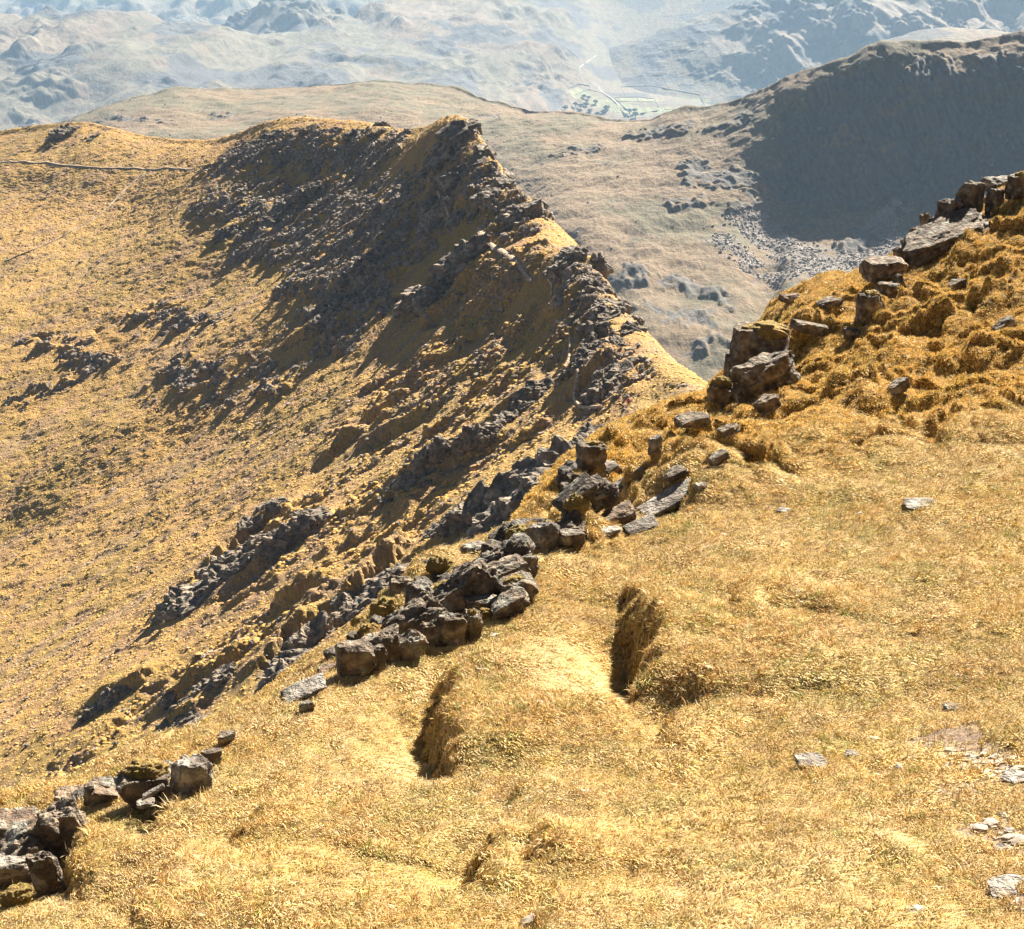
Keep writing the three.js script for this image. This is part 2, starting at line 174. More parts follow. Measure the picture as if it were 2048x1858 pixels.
{
  const net = fellCols.map(c => { const pts = c.slice(1).map(([py, D]) => at(c[0], py, D * DALE)); return [add(pts[0], 40, -170, -420), add(pts[0], 8, -14, -70), ...pts, add(pts[4], 0, -20, 150), add(pts[4], 0, -30, 420)]; });
  fell = new Sheet(net, [10, 12, 14, 24, 30, 26, 20, 24, 22, 30, 40, 30, 36, 32, 24, 34, 32, 34, 38, 36, 30, 16], [6, 14, 90, 110, 90, 60, 10, 3]);
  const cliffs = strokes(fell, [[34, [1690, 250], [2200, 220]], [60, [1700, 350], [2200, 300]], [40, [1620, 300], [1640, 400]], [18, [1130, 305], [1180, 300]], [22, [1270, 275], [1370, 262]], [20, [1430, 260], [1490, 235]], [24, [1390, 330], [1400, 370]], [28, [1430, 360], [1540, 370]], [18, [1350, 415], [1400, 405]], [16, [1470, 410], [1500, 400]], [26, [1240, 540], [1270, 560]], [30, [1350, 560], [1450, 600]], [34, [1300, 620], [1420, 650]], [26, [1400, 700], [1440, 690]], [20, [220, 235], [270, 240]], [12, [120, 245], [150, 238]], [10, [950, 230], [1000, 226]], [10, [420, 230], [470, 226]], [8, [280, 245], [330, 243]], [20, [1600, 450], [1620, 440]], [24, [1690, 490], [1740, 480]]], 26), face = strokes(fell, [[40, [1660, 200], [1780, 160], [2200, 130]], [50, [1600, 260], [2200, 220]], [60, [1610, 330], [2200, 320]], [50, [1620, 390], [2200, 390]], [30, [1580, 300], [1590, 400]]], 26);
  const scree = strokes(fell, [[50, [1500, 440], [1640, 520], [1800, 480]], [40, [1560, 540], [1700, 560]], [24, [1840, 380], [1760, 450]], [30, [1450, 480], [1500, 520]]], 24);
  fell.relief((x, y, z) => { const c = cliffs(x, y, z, 0.3 * noise(x / 25, y / 25, z / 25)), fc = face(x, y, z); return [10 * fbm(x / 210, y / 210, z / 210, 5, 0.5) + 2.6 * fbm(x / 38, y / 27, z / 38, 4, 0.55) + (1 - fc) * c * (2 + 3.2 * (ridged(x / 40, y / 40, z / 70, 4, 0.55) - 1.0)) + fc * 9 * (ridged(x / 44, y / 160, z / 110, 4, 0.55) - 1.0), 0]; });
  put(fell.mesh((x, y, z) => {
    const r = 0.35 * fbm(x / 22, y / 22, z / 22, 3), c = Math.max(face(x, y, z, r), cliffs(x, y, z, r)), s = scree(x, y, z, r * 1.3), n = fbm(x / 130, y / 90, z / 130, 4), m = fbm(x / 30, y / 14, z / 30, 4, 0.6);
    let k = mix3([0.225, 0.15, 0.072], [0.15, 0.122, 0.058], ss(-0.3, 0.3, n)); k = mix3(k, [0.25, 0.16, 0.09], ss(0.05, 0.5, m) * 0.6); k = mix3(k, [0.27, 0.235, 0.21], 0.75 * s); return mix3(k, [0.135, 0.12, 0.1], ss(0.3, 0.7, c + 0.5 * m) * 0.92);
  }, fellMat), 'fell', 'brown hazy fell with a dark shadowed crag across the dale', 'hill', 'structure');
  // pale scree blocks strewn below the crag
  const g = roughRock(3, 5, 0.25), r = rng(55), N = 5000, im = new THREE.InstancedMesh(g, new THREE.MeshStandardMaterial({ color: new THREE.Color().setRGB(0.25, 0.22, 0.19), roughness: 0.95 }), N), M = new THREE.Matrix4(), Q = new THREE.Quaternion(), E = new THREE.Euler();
  fell.scatter(N, r, (x, y, z) => 0.003 + scree(x, y, z) * (1 - cliffs(x, y, z)) * (1 - face(x, y, z)), (i, p) => { const s = 0.5 + 1.5 * r() ** 5; im.setMatrixAt(i, M.compose(new THREE.Vector3(...p), Q.setFromEuler(E.set(r() * 6, r() * 6, r() * 6)), new THREE.Vector3(s, s * 0.7, s))); });
  put(im, 'fell_scree', 'pale boulders scattered below the shadowed crag', 'scree', 'stuff');
}

// ---------------------------------------------------------------- rocks
function unitSphere(detail) { const c = unitSphere.c ??= {}; if (!c[detail]) { const g = new THREE.IcosahedronGeometry(1, detail); g.deleteAttribute('uv'); g.deleteAttribute('normal'); c[detail] = mergeVertices(g, 1e-5); } return c[detail]; }
// a block cut by planes; box: how squared it is; layers: bedding lines
function roughRock(seed, detail, roughness, box = 0.5, layers = 0, tint = null) {
  const r = rng(seed * 7919 + 13), g = unitSphere(detail).clone(), p = g.attributes.position, planes = [];
  const v = () => new THREE.Vector3(r() - 0.5, r() - 0.5, r() - 0.5).normalize();
  for (const [x, y, z] of [[1, 0, 0], [-1, 0, 0], [0, 1, 0], [0, -1, 0], [0, 0, 1], [0, 0, -1]]) { const n = new THREE.Vector3(x, y, z).addScaledVector(v(), 0.45 * (1 - box)).normalize(); planes.push([n, 0.78 + 0.2 * r()]); }
  for (let i = 0; i < 7; i++) planes.push([v(), 1.0 + 0.28 * r()]); for (let i = 0; i < 6; i++) planes.push([v(), 0.9 + 0.25 * r()]);
  const d = new THREE.Vector3(), o = r() * 90, lay = v(); lay.y += 0.6; lay.normalize();
  for (let i = 0; i < p.count; i++) { d.fromBufferAttribute(p, i); let m = 9; for (const [n, k] of planes) { const q = n.dot(d); if (q > 0.05) m = Math.min(m, k / q); } m = Math.min(m, 1.35);
    const n1 = fbm(d.x * 1.6 + o, d.y * 1.6, d.z * 1.6, 3), s = d.dot(lay) * m, st = layers ? layers * (ridged(s * 5 + o, d.x * 0.6 + o, d.z * 0.6, 3) - 0.3) : 0;
    m *= 1 + roughness * (0.6 * n1 + 0.13 * (ridged(d.x * 2.6 + o, d.y * 2.6, d.z * 2.6, 5, 0.55) - 1)) + st; p.setXYZ(i, d.x * m, d.y * m, d.z * m); }
  g.computeVertexNormals(); return g;
}
function facets(g) { g = g.toNonIndexed(); g.computeVertexNormals(); return g; }
const rockMat = surface(rockTint, rockBump, 1.1, 0.05), mossMat = surface(turfTint, turfBump, 0.5, 0.03);
function finish(geo, size, color, crease) { // real size, own colour grain, uv in metres
  geo.scale(size[0] / 2, size[1] / 2, size[2] / 2); let g = crease ? toCreasedNormals(geo, crease) : geo; if (!crease) g.computeVertexNormals();
  const p = g.attributes.position, nn = g.attributes.normal, c = new Float32Array(p.count * 3), uv = new Float32Array(p.count * 2);
  for (let i = 0; i < p.count; i++) { const x = p.getX(i), y = p.getY(i), z = p.getZ(i), ax = Math.abs(nn.getX(i)), ay = Math.abs(nn.getY(i)), az = Math.abs(nn.getZ(i)); c.set(color(x, y, z), i * 3); const a = ay > ax && ay > az ? [x, z] : ax > az ? [z, y] : [x, y]; uv.set(a, i * 2); }
  g.setAttribute('color', new THREE.BufferAttribute(c, 3)); g.setAttribute('uv', new THREE.BufferAttribute(uv, 2)); return g;
}
const STONE = { brown: [[0.15, 0.108, 0.07], [0.32, 0.24, 0.16]], grey: [[0.19, 0.155, 0.12], [0.38, 0.32, 0.255]], pale: [[0.28, 0.23, 0.18], [0.45, 0.39, 0.32]], rust: [[0.2, 0.13, 0.08], [0.36, 0.25, 0.16]] };
function stoneColor(kind, seed) { const [a, b] = STONE[kind]; return (x, y, z) => { const n = fbm(x * 3 + seed, y * 3, z * 3, 4, 0.6), l = fbm(x * 7 - seed, y * 7, z * 7, 3); let c = mix3(a, b, ss(-0.35, 0.45, n)); c = mix3(c, [0.36, 0.34, 0.27], 0.7 * ss(0.2, 0.36, l)); return mix3(c, [0.1, 0.07, 0.045], 0.6 * ss(0.25, 0.5, -l)); }; }

// ================================================================ THE RIDGE
const ridgeRows = [ // crest, then down the left flank; then the shoulder on the right
  { c: [1450, 985, 150], l: [[1330, 1110, 148], [1050, 1330, 144], [720, 1580, 138], [250, 1920, 130], [-200, 2240, 122], [-700, 2600, 112]], s: [1560, 1000, 155] },
  { c: [1395, 925, 182], l: [[1255, 1035, 180], [950, 1240, 176], [600, 1490, 170], [150, 1810, 162], [-280, 2110, 154], [-800, 2460, 144]], s: [1510, 930, 190] },
  { c: [1340, 868, 215], l: [[1200, 965, 213], [900, 1155, 210], [550, 1395, 205], [100, 1700, 198], [-320, 1970, 190], [-850, 2300, 180]], s: [1470, 862, 225] },
  { c: [1290, 800, 252], l: [[1155, 905, 250], [850, 1110, 246], [490, 1345, 241], [50, 1630, 233], [-350, 1880, 226], [-880, 2180, 216]], s: [1412, 775, 264] },
  { c: [1205, 640, 310], l: [[1065, 765, 308], [760, 975, 304], [400, 1210, 298], [0, 1460, 290], [-380, 1690, 282], [-900, 1980, 270]], s: [1306, 683, 318] },
  { c: [1135, 512, 370], l: [[1000, 680, 366], [720, 890, 360], [370, 1110, 352], [-10, 1340, 343], [-390, 1550, 334], [-900, 1800, 322]], s: [1222, 590, 377] },
  { c: [1008, 486, 425], l: [[880, 620, 420], [620, 820, 412], [300, 1030, 403], [-30, 1230, 393], [-390, 1420, 384], [-880, 1640, 372]], s: [1132, 468, 432] },
  { c: [965, 352, 482], l: [[850, 500, 474], [600, 710, 464], [290, 930, 452], [-50, 1130, 440], [-390, 1300, 430], [-850, 1500, 416]], s: [1022, 366, 486] },
  { c: [908, 240, 535], l: [[815, 395, 522], [580, 610, 506], [260, 830, 490], [-80, 1020, 474], [-400, 1170, 462], [-830, 1340, 446]], s: [962, 283, 537] },
  { c: [812, 276, 605], l: [[720, 390, 584], [520, 560, 560], [230, 750, 536], [-90, 920, 514], [-400, 1050, 500], [-800, 1200, 480]], s: [838, 272, 640] },
  { c: [700, 254, 655], l: [[630, 360, 630], [460, 510, 600], [200, 680, 570], [-90, 830, 545], [-390, 940, 528], [-780, 1070, 508]], s: [712, 250, 690] },
  { c: [540, 258, 705], l: [[490, 340, 672], [350, 470, 640], [130, 620, 606], [-120, 740, 584], [-400, 840, 564], [-760, 940, 544]], s: [548, 255, 740] },
  { c: [430, 292, 755], l: [[390, 345, 715], [270, 450, 690], [80, 560, 656], [-140, 650, 636], [-400, 740, 614], [-740, 820, 594]], s: [440, 290, 790] },
  { c: [335, 288, 800], l: [[310, 335, 758], [210, 420, 728], [40, 510, 698], [-150, 585, 684], [-400, 660, 660], [-720, 730, 640]], s: [342, 286, 830] },
  { c: [235, 268, 840], l: [[215, 328, 788], [130, 400, 762], [-10, 475, 738], [-180, 535, 732], [-400, 595, 710], [-700, 650, 690]], s: [240, 266, 870] },
  { c: [145, 257, 875], l: [[120, 325, 818], [40, 390, 794], [-80, 450, 772], [-230, 500, 772], [-430, 550, 750], [-700, 600, 732]], s: [150, 256, 905] },
  { c: [0, 275, 915], l: [[-20, 325, 862], [-90, 378, 838], [-190, 425, 818], [-320, 465, 820], [-500, 505, 800], [-740, 545, 782]], s: [5, 274, 945] },
  { c: [-200, 310, 960], l: [[-220, 345, 944], [-280, 390, 916], [-360, 428, 892], [-470, 462, 872], [-620, 492, 854], [-820, 525, 838]], s: [-195, 309, 990] }];
const ridgeNet = ridgeRows.map((q, i) => { const c = at(...q.c), s = at(...q.s), far = i >= 9; return [...q.l.slice().reverse().map(p => at(...p)), c, s, far ? add(s, 30, -38, -60) : add(s, 26, -44, -6), far ? add(s, 90, -150, -220) : add(s, 100, -180, -40)]; });
const ridge = new Sheet(ridgeNet, [10, 34, 56, 76, 76, 64, 62, 70, 58, 52, 46, 42, 36, 30, 30, 30, 14], [6, 30, 92, 112, 112, 88, 46, 18, 5]);
const screeOn = strokes(ridge, [[60, [440, 325], [600, 300], [780, 305]], [64, [430, 400], [620, 400], [800, 400]], [70, [520, 470], [700, 480], [860, 460]], [64, [600, 560], [760, 560]], [50, [620, 640], [760, 610]], [50, [700, 690], [640, 690]], [56, [905, 275], [885, 380]], [46, [960, 360], [1040, 430]], [30, [1010, 445], [1040, 470]], [40, [1140, 520], [1200, 640], [1262, 780]], [34, [1170, 700], [1220, 790]],
  [34, [300, 620], [420, 650]], [24, [60, 680], [210, 720]], [18, [30, 790], [130, 770]], [26, [360, 720], [400, 760]], [18, [520, 800], [580, 770]], [14, [130, 262], [110, 285]], [9, [180, 272], [160, 285]], [22, [560, 760], [500, 720]], [30, [330, 740], [470, 800]]], 9);
const roughOn = strokes(ridge, [[80, [900, 560], [1000, 600]], [110, [1080, 720], [900, 850]], [120, [1000, 900], [750, 1000]], [60, [560, 1060], [380, 1190]], [70, [640, 1150], [450, 1300]], [60, [600, 1260], [300, 1400]], [60, [300, 1400], [150, 1520]], [50, [900, 1000], [700, 1150]], [60, [860, 470], [740, 560]], [90, [760, 830], [1000, 700]], [90, [640, 1000], [900, 780]], [70, [500, 1180], [700, 1040]], [60, [800, 760], [960, 640]]], 12);
// steps in the ground: the far (or right hand) side of each line stands higher and falls away gently, the near side is steep
function steps(list, wob) { const pre = list.map(b => { let x0 = 1e9, x1 = -1e9, z0 = 1e9, z1 = -1e9; for (const [x, z] of b.p) { x0 = Math.min(x0, x); x1 = Math.max(x1, x); z0 = Math.min(z0, z); z1 = Math.max(z1, z); } const m = b.r * 4; return { ...b, x0: x0 - m, x1: x1 + m, z0: z0 - m, z1: z1 + m }; });
  return (x, z) => { let s = 0; for (const { h, r, p, foot, x0, x1, z0, z1 } of pre) { if (x < x0 || x > x1 || z < z0 || z > z1) continue; let bd = 1e9, side = 0, endk = 1, along = 0;
    for (let i = 0; i < p.length - 1; i++) { const dx = p[i + 1][0] - p[i][0], dz = p[i + 1][1] - p[i][1], L = dx * dx + dz * dz, tt = ((x - p[i][0]) * dx + (z - p[i][1]) * dz) / L, t = Math.max(0, Math.min(1, tt)), d = Math.hypot(x - p[i][0] - t * dx, z - p[i][1] - t * dz); if (d < bd) { bd = d; side = (dx * (z - p[i][1]) - dz * (x - p[i][0])) < 0 ? 1 : -1; along = (i + t) / (p.length - 1); const over = tt < 0 ? -tt * Math.sqrt(L) : tt > 1 ? (tt - 1) * Math.sqrt(L) : 0; endk = Math.exp(-((over / (wob > 2 ? 0.35 * r : 0.3 * r)) ** 2)); } }
    const w = wob * (0.09 * noise(x * 5 / wob, 2.2, z * 5 / wob) + 0.06 * noise(x * 13 / wob, 2.2, z * 13 / wob)), k = 0.9 + 0.3 * noise(x * 2.2 / wob, 7.7, z * 2.2 / wob);
    const end = h * k * endk * (0.3 + 0.7 * ss(0, 0.4, along) * (1 - 0.4 * ss(0.85, 1, along)));
    if (wob > 2) s += end * (side > 0 ? Math.exp(-((bd / r) ** 2)) * (0.8 + 0.2 * Math.exp(-bd * 6 / wob)) : 1 - ss(0, foot, bd + w));
    else { const sd = side * bd + w; s += end * mix(-0.62 * Math.exp(-((bd / (0.75 * r)) ** 2)), 0.38 * Math.exp(-((bd / (1.7 * r)) ** 2)), ss(-foot / 2, foot / 2, sd)); } } return s; }; }
const RIBS = [[5, [335, 1205], [430, 1125], [520, 1052], [572, 1022]], [5, [440, 1195], [540, 1125], [645, 1050]], [4, [165, 1415], [230, 1388], [300, 1352]], [5, [320, 1415], [400, 1368], [475, 1330]], [6, [495, 1385], [560, 1315], [625, 1270]], [7, [640, 1275], [720, 1190], [790, 1120]], [5, [750, 1015], [850, 955], [965, 900]], [7, [860, 1100], [980, 1020], [1120, 945]], [5, [790, 650], [870, 575], [950, 510]], [5, [850, 455], [935, 398]], [3.5, [700, 905], [800, 850], [905, 795]], [3.5, [900, 785], [1000, 715]], [4, [955, 860], [1065, 790]], [4, [620, 940], [720, 870]], [4, [560, 700], [640, 650]], [4, [640, 600], [740, 540]], [4, [420, 480], [520, 430]], [4, [560, 420], [680, 370]], [4, [700, 470], [800, 410]], [4, [1060, 660], [1130, 600]], [5, [1130, 800], [1210, 720]], [4, [280, 1490], [400, 1430]], [4, [540, 1230], [640, 1180]], [3, [820, 350], [900, 300]]];
const ribs = steps(RIBS.map(([h, ...p]) => ({ h: h * 0.8, r: h * 2, foot: 3.5, p: p.map(([x, y]) => { const q = ridge.spot(x, y); return [q[0], q[2]]; }) })), 14), ribRock = strokes(ridge, RIBS.map(([h, ...p]) => [h * 2.2, ...p.map(([x, y]) => [x + 4, y + 10])]), 3);
const PATHS = [
  ['pale footpath running level across the far left grass slope', 1.1, [[-60, 325], [14, 323], [43, 322], [71, 325], [90, 323], [114, 328], [167, 331], [202, 334], [238, 334], [274, 335], [307, 338], [336, 336], [357, 338], [386, 340]]],
  ['pale zigzag footpath below the rocky peak', 0.9, [[872, 381], [879, 396], [874, 414], [879, 426], [899, 441], [913, 448]]],
  ['wide pale footpath crossing the dip in the ridge crest', 1.6, [[956, 456], [960, 472], [970, 482], [994, 498], [1018, 511], [1038, 525], [1048, 545], [1060, 560]]],
  ['short pale footpath bend below the dark crest knoll', 0.7, [[1089, 554], [1100, 566], [1095, 576], [1100, 589], [1094, 602]]],
  ['narrow pale footpath winding down the near ridge flank', 0.7, [[1109, 639], [1121, 646], [1135, 651], [1141, 664], [1139, 681], [1139, 703], [1132, 726], [1125, 740], [1135, 748], [1140, 760], [1151, 765], [1155, 777], [1148, 791], [1153, 807], [1162, 816], [1185, 820], [1208, 821]]],
  ['faint worn trod slanting down the left slope', 0.8, [[288, 345], [262, 365], [240, 388], [215, 415], [180, 440], [130, 470], [70, 500], [10, 522]]]];
const pathOn = strokes(ridge, PATHS.map(([, w, p]) => [5 * w, ...p]));
ridge.relief((x, y, z) => {
  const sc = screeOn(x, y, z, 0.3 * noise(x / 9, y / 9, z / 9)), ro = Math.max(sc, roughOn(x, y, z, 0.35 * noise(x / 14, y / 14, z / 14)));
  const dz = Math.min(1, -z / 420), trod = 1 - 0.9 * pathOn(x, y, z);
  return [1.6 * dz * fbm(x / 60, y / 60, z / 60, 3) + 0.5 * fbm(x / 9, y / 9, z / 9, 3) + ro * (2.9 * dz * (ridged((z + x * 0.25) / 10, x / 45, y / 45, 4, 0.58) - 1.1) + 0.55 * fbm(x / 3.5, y / 3.5, z / 3.5, 3)) * trod + trod * (0.6 * (0.45 + 0.4 * dz) * (0.25 - Math.abs(noise(x / 1.7, y / 1.7, z / 1.25))) + 0.3 * noise(x / 3.2, y / 3.2, z / 3.2)), ribs(x, z)];
});
const G1 = [0.54, 0.31, 0.075], G2 = [0.46, 0.28, 0.06], G3 = [0.46, 0.26, 0.09], EARTH = [0.2, 0.135, 0.085];
function ridgeGrass(x, y, z) { const n = fbm(x / 55, y / 40, z / 55, 4), m = fbm(x / 11, y / 8, z / 11, 3); let c = mix3(G1, G2, ss(-0.25, 0.35, n)); c = mix3(c, G3, ss(0.05, 0.45, m)); return mix3(c, [0.37, 0.235, 0.125], 0.6 * ss(0.1, 0.5, fbm((z + 0.3 * x) / 9, y / 30, x / 50, 3))); }
put(ridge.mesh((x, y, z) => { const r = 0.4 * fbm(x / 8, y / 8, z / 8, 3), sc = screeOn(x, y, z, r); return mix3(ridgeGrass(x, y, z), mix3([0.17, 0.12, 0.078], EARTH, ss(-0.2, 0.3, noise(x / 3, y / 3, z / 3))), 0.85 * ss(0.3, 0.7, sc * (0.62 + 1.1 * fbm(x / 5, y / 5, z / 5, 3)))).map((v, i) => mix(mix(v, [0.2, 0.145, 0.095][i], 0.75 * ribRock(x, y, z)), [0.62, 0.46, 0.32][i], 0.9 * pathOn(x, y, z))); }, surface(turfTint, turfBump, 9, 0.3)), 'ridge', 'golden grass mountain ridge with a sharp rocky peak', 'ridge', 'structure');

// tussocks and scree on the ridge
const M4 = new THREE.Matrix4(), Q4 = new THREE.Quaternion(), E4 = new THREE.Euler(), V4 = new THREE.Vector3(), S4 = new THREE.Vector3(), C4 = new THREE.Color(), UP = new THREE.Vector3(0, 1, 0), A4 = new THREE.Vector3(), Y4 = new THREE.Quaternion();
function lie(im, i, p, n, sx, sy, sz, spin, upright = 0.5) { A4.set(n[0], n[1], n[2]).lerp(UP, upright).normalize(); Q4.setFromUnitVectors(UP, A4).multiply(Y4.setFromAxisAngle(UP, spin)); im.setMatrixAt(i, M4.compose(V4.set(p[0], p[1], p[2]), Q4, S4.set(sx, sy, sz))); }
const plainGrass = new THREE.MeshStandardMaterial({ roughness: 0.95, side: THREE.DoubleSide }), plainStone = new THREE.MeshStandardMaterial({ roughness: 0.92 });
function domeTuft(seed) { const g = unitSphere(3).clone(), p = g.attributes.position; for (let i = 0; i < p.count; i++) { const x = p.getX(i), y = p.getY(i), z = p.getZ(i), k = 1 + 0.5 * noise(x * 2.5 + seed, y * 2.5, z * 2.5); p.setXYZ(i, x * k, Math.max(-0.3, y * k), z * k); } g.computeVertexNormals(); return g; }
{
  const r = rng(101), kinds = 3, per = 50000;
  for (let k = 0; k < kinds; k++) {
    const im = new THREE.InstancedMesh(domeTuft(k * 9.3), plainGrass, per);
    ridge.scatter(per, r, (x, y, z) => (0.2 + 90 / -z) * (1 - 0.55 * screeOn(x, y, z)) * (1 - pathOn(x, y, z)), (i, p, n) => { const ro = roughOn(...p), d = Math.min(1, -p[2] / 450), s = (0.15 + 0.2 * r() * r()) * (0.8 + 0.35 * d) * (1 + 1.0 * ro * r()); lie(im, i, p, n, s * (0.9 + 0.8 * r()), s * (0.3 + 0.35 * r()), s * (0.9 + 0.5 * r()), r() * 6.3); const c = ridgeGrass(...p), b = 0.88 + 0.2 * r(); im.setColorAt(i, C4.setRGB(c[0] * b, c[1] * b, c[2] * b)); });
    put(im, 'tussock_grass', 'golden grass tussocks covering the ridge flank', 'grass', 'stuff', 'tussock grass of the ridge');
  }
  for (let k = 0; k < 3; k++) {
    const N = 34000, im = new THREE.InstancedMesh(facets(roughRock(200 + k, 1, 0.3, 0.4)), plainStone, N);
    ridge.scatter(N, r, (x, y, z) => (0.004 + Math.max(0, screeOn(x, y, z) * (0.62 + 1.1 * fbm(x / 5, y / 5, z / 5, 3))) ** 2 + 0.05 * roughOn(x, y, z)) * (1 - pathOn(x, y, z)) * (0.3 + 100 / -z), (i, p, n) => { const s = (0.14 + 0.42 * r() ** 5) * (0.45 + 0.75 * Math.min(1, -p[2] / 500)); lie(im, i, p, n, s * (0.8 + 0.8 * r()), s * (0.6 + 0.6 * r()), s * (0.8 + 0.7 * r()), r() * 6.3, 0.2); const b = 0.6 + 0.8 * r() ** 2; im.setColorAt(i, C4.setRGB(0.24 * b, 0.185 * b, 0.135 * b)); });
    put(im, 'ridge_scree', 'dark broken scree covering the slope below the peak', 'scree', 'stuff', 'scree of the ridge');
  }
}

// ridge paths: trodden strips of pale earth
function strip(sheet, pts, width, lift) {
  const w = []; for (let i = 0; i < pts.length - 1; i++) { const n = Math.max(2, Math.ceil(Math.hypot(pts[i + 1][0] - pts[i][0], pts[i + 1][1] - pts[i][1]) / 4)); for (let k = 0; k < n; k++) { const t = k / n; w.push(sheet.find(mix(pts[i][0], pts[i + 1][0], t), mix(pts[i][1], pts[i + 1][1], t))); } } w.push(sheet.find(...pts[pts.length - 1]));
  let c = w.map(i => new THREE.Vector3(sheet.P[i], sheet.P[i + 1], sheet.P[i + 2])), nn = w.map(i => new THREE.Vector3(sheet.N[i], sheet.N[i + 1], sheet.N[i + 2]).lerp(UP, 0.5).normalize()); // walked level
  for (let q = 0; q < 3; q++) c = c.map((p, i) => i && i < c.length - 1 ? p.clone().multiplyScalar(0.5).addScaledVector(c[i - 1], 0.25).addScaledVector(c[i + 1], 0.25) : p);
  const pos = [], idx = [], uv = [], A = 4; let run = 0;
  c.forEach((p, i) => { const d = c[Math.min(c.length - 1, i + 1)].clone().sub(c[Math.max(0, i - 1)]).normalize(), side = d.clone().cross(nn[i]).normalize(); if (i) run += p.distanceTo(c[i - 1]);
    const wd = width * (1 + 0.35 * noise(run * 0.15, 3.3, 1));
    for (let k = 0; k <= A; k++) { const t = k / A - 0.5, q = p.clone().addScaledVector(side, t * wd).addScaledVector(nn[i], lift * (1 - 3 * t * t)); pos.push(q.x, q.y, q.z); uv.push(run, t * wd); } 
    if (i) for (let k = 0; k < A; k++) { const a = (i - 1) * (A + 1) + k, b = a + A + 1; idx.push(a, b, a + 1, b, b + 1, a + 1); } });
  const g = new THREE.BufferGeometry(); g.setAttribute('position', new THREE.Float32BufferAttribute(pos, 3)); g.setAttribute('uv', new THREE.Float32BufferAttribute(uv, 2)); g.setIndex(idx); g.computeVertexNormals(); return g;
}
const pathMat = new THREE.MeshStandardMaterial({ color: new THREE.Color().setRGB(0.66, 0.47, 0.3), roughness: 0.95, side: THREE.DoubleSide, map: again(rockTint, 1 / 6), bumpMap: again(rockBump, 1 / 6), bumpScale: 0.2 });
for (const [label, w, pts] of PATHS) put(new THREE.Mesh(strip(ridge, pts, w * 1.35, 0.5), pathMat), 'footpath', label, 'path', 'structure');

// ================================================================ THE NEAR HILLSIDE
const nearCols = [ // rows: off the frame, lower, middle, brink of the smooth turf, then the broken ground behind it, its skyline
  [[-700, 2330, 4.6], [-700, 2250, 5.4], [-700, 2130, 6.4], [-700, 2060, 7.2], [-690, 2020, 7.9], [-680, 1980, 8.6], [-660, 1930, 9.4]],
  [[-350, 2300, 4.4], [-350, 2130, 5.5], [-350, 2010, 6.6], [-340, 1930, 7.4], [-340, 1890, 8.2], [-340, 1850, 9], [-340, 1790, 9.9]],
  [[0, 2280, 4.2], [0, 2030, 5.7], [0, 1900, 6.8], [20, 1805, 7.6], [15, 1770, 8.4], [0, 1715, 9.2], [0, 1635, 10.3]],
  [[200, 2260, 4.1], [200, 1960, 5.9], [195, 1770, 7.4], [185, 1615, 9.0], [195, 1602, 9.7], [205, 1588, 10.3], [230, 1520, 11.2]],
  [[450, 2250, 4.0], [450, 1930, 5.9], [455, 1710, 7.6], [460, 1478, 9.9], [452, 1470, 10.6], [440, 1462, 11.2], [430, 1445, 12]],
  [[680, 2240, 3.9], [680, 1910, 5.8], [680, 1650, 7.9], [680, 1348, 11], [688, 1340, 11.7], [690, 1318, 12.5], [685, 1285, 13.4]],
  [[920, 2230, 3.8], [920, 1890, 5.7], [920, 1600, 8.2], [920, 1268, 12], [902, 1245, 12.8], [880, 1185, 13.8], [850, 1118, 15]],
  [[1080, 2220, 3.75], [1080, 1880, 5.6], [1080, 1560, 8.35], [1080, 1148, 13.3], [1062, 1118, 14.2], [1040, 1092, 15.2], [1005, 1062, 16.6]],
  [[1260, 2210, 3.7], [1260, 1870, 5.5], [1260, 1520, 8.6], [1262, 1078, 14.2], [1232, 1028, 16], [1190, 975, 18.5], [1160, 905, 22]],
  [[1450, 2200, 3.6], [1450, 1860, 5.4], [1450, 1480, 8.8], [1450, 975, 15.4], [1405, 912, 18], [1340, 868, 21.5], [1278, 832, 25.5]],
  [[1650, 2190, 3.55], [1650, 1850, 5.3], [1650, 1440, 8.8], [1650, 938, 16], [1590, 862, 19.3], [1510, 808, 23], [1435, 775, 27.5]],
  [[1800, 2180, 3.5], [1800, 1845, 5.2], [1800, 1420, 8.8], [1800, 908, 16.2], [1745, 800, 20.3], [1650, 690, 25], [1575, 592, 30]],
  [[1950, 2170, 3.45], [1950, 1840, 5.1], [1950, 1400, 8.7], [1950, 875, 16.4], [1905, 748, 20.5], [1835, 628, 25.2], [1740, 540, 30]],
  [[2100, 2160, 3.4], [2100, 1835, 5.0], [2100, 1380, 8.6], [2100, 850, 16.5], [2085, 690, 21], [2030, 535, 26], [1905, 440, 30.5]],
  [[2350, 2150, 3.3], [2350, 1830, 4.9], [2350, 1360, 8.5], [2350, 805, 16.8], [2350, 615, 21.3], [2290, 435, 26.4], [2120, 330, 31]],
  [[2750, 2140, 3.2], [2750, 1820, 4.8], [2750, 1330, 8.4], [2750, 750, 17], [2750, 540, 21.6], [2680, 340, 26.8], [2500, 230, 31.5]]];
const nearNet = nearCols.map((c, i) => { const p = c.map(q => at(...q)), k = Math.min(1, i / 9), e = p[6]; return [[p[0][0] * 0.25, -1.9 - 0.25 * (9 - Math.min(9, i)) / 9, 0.8], ...p, add(e, -0.1, -0.7 - 0.8 * k, -0.7 - 0.6 * k), add(e, -0.6, -6 - 4 * k, -3 - 2 * k), add(e, -4, -40, -14)]; });
const near = new Sheet(nearNet, [8, 20, 40, 46, 46, 48, 44, 44, 44, 46, 40, 40, 40, 44, 12], [8, 14, 110, 130, 76, 76, 86, 20, 14, 6]);
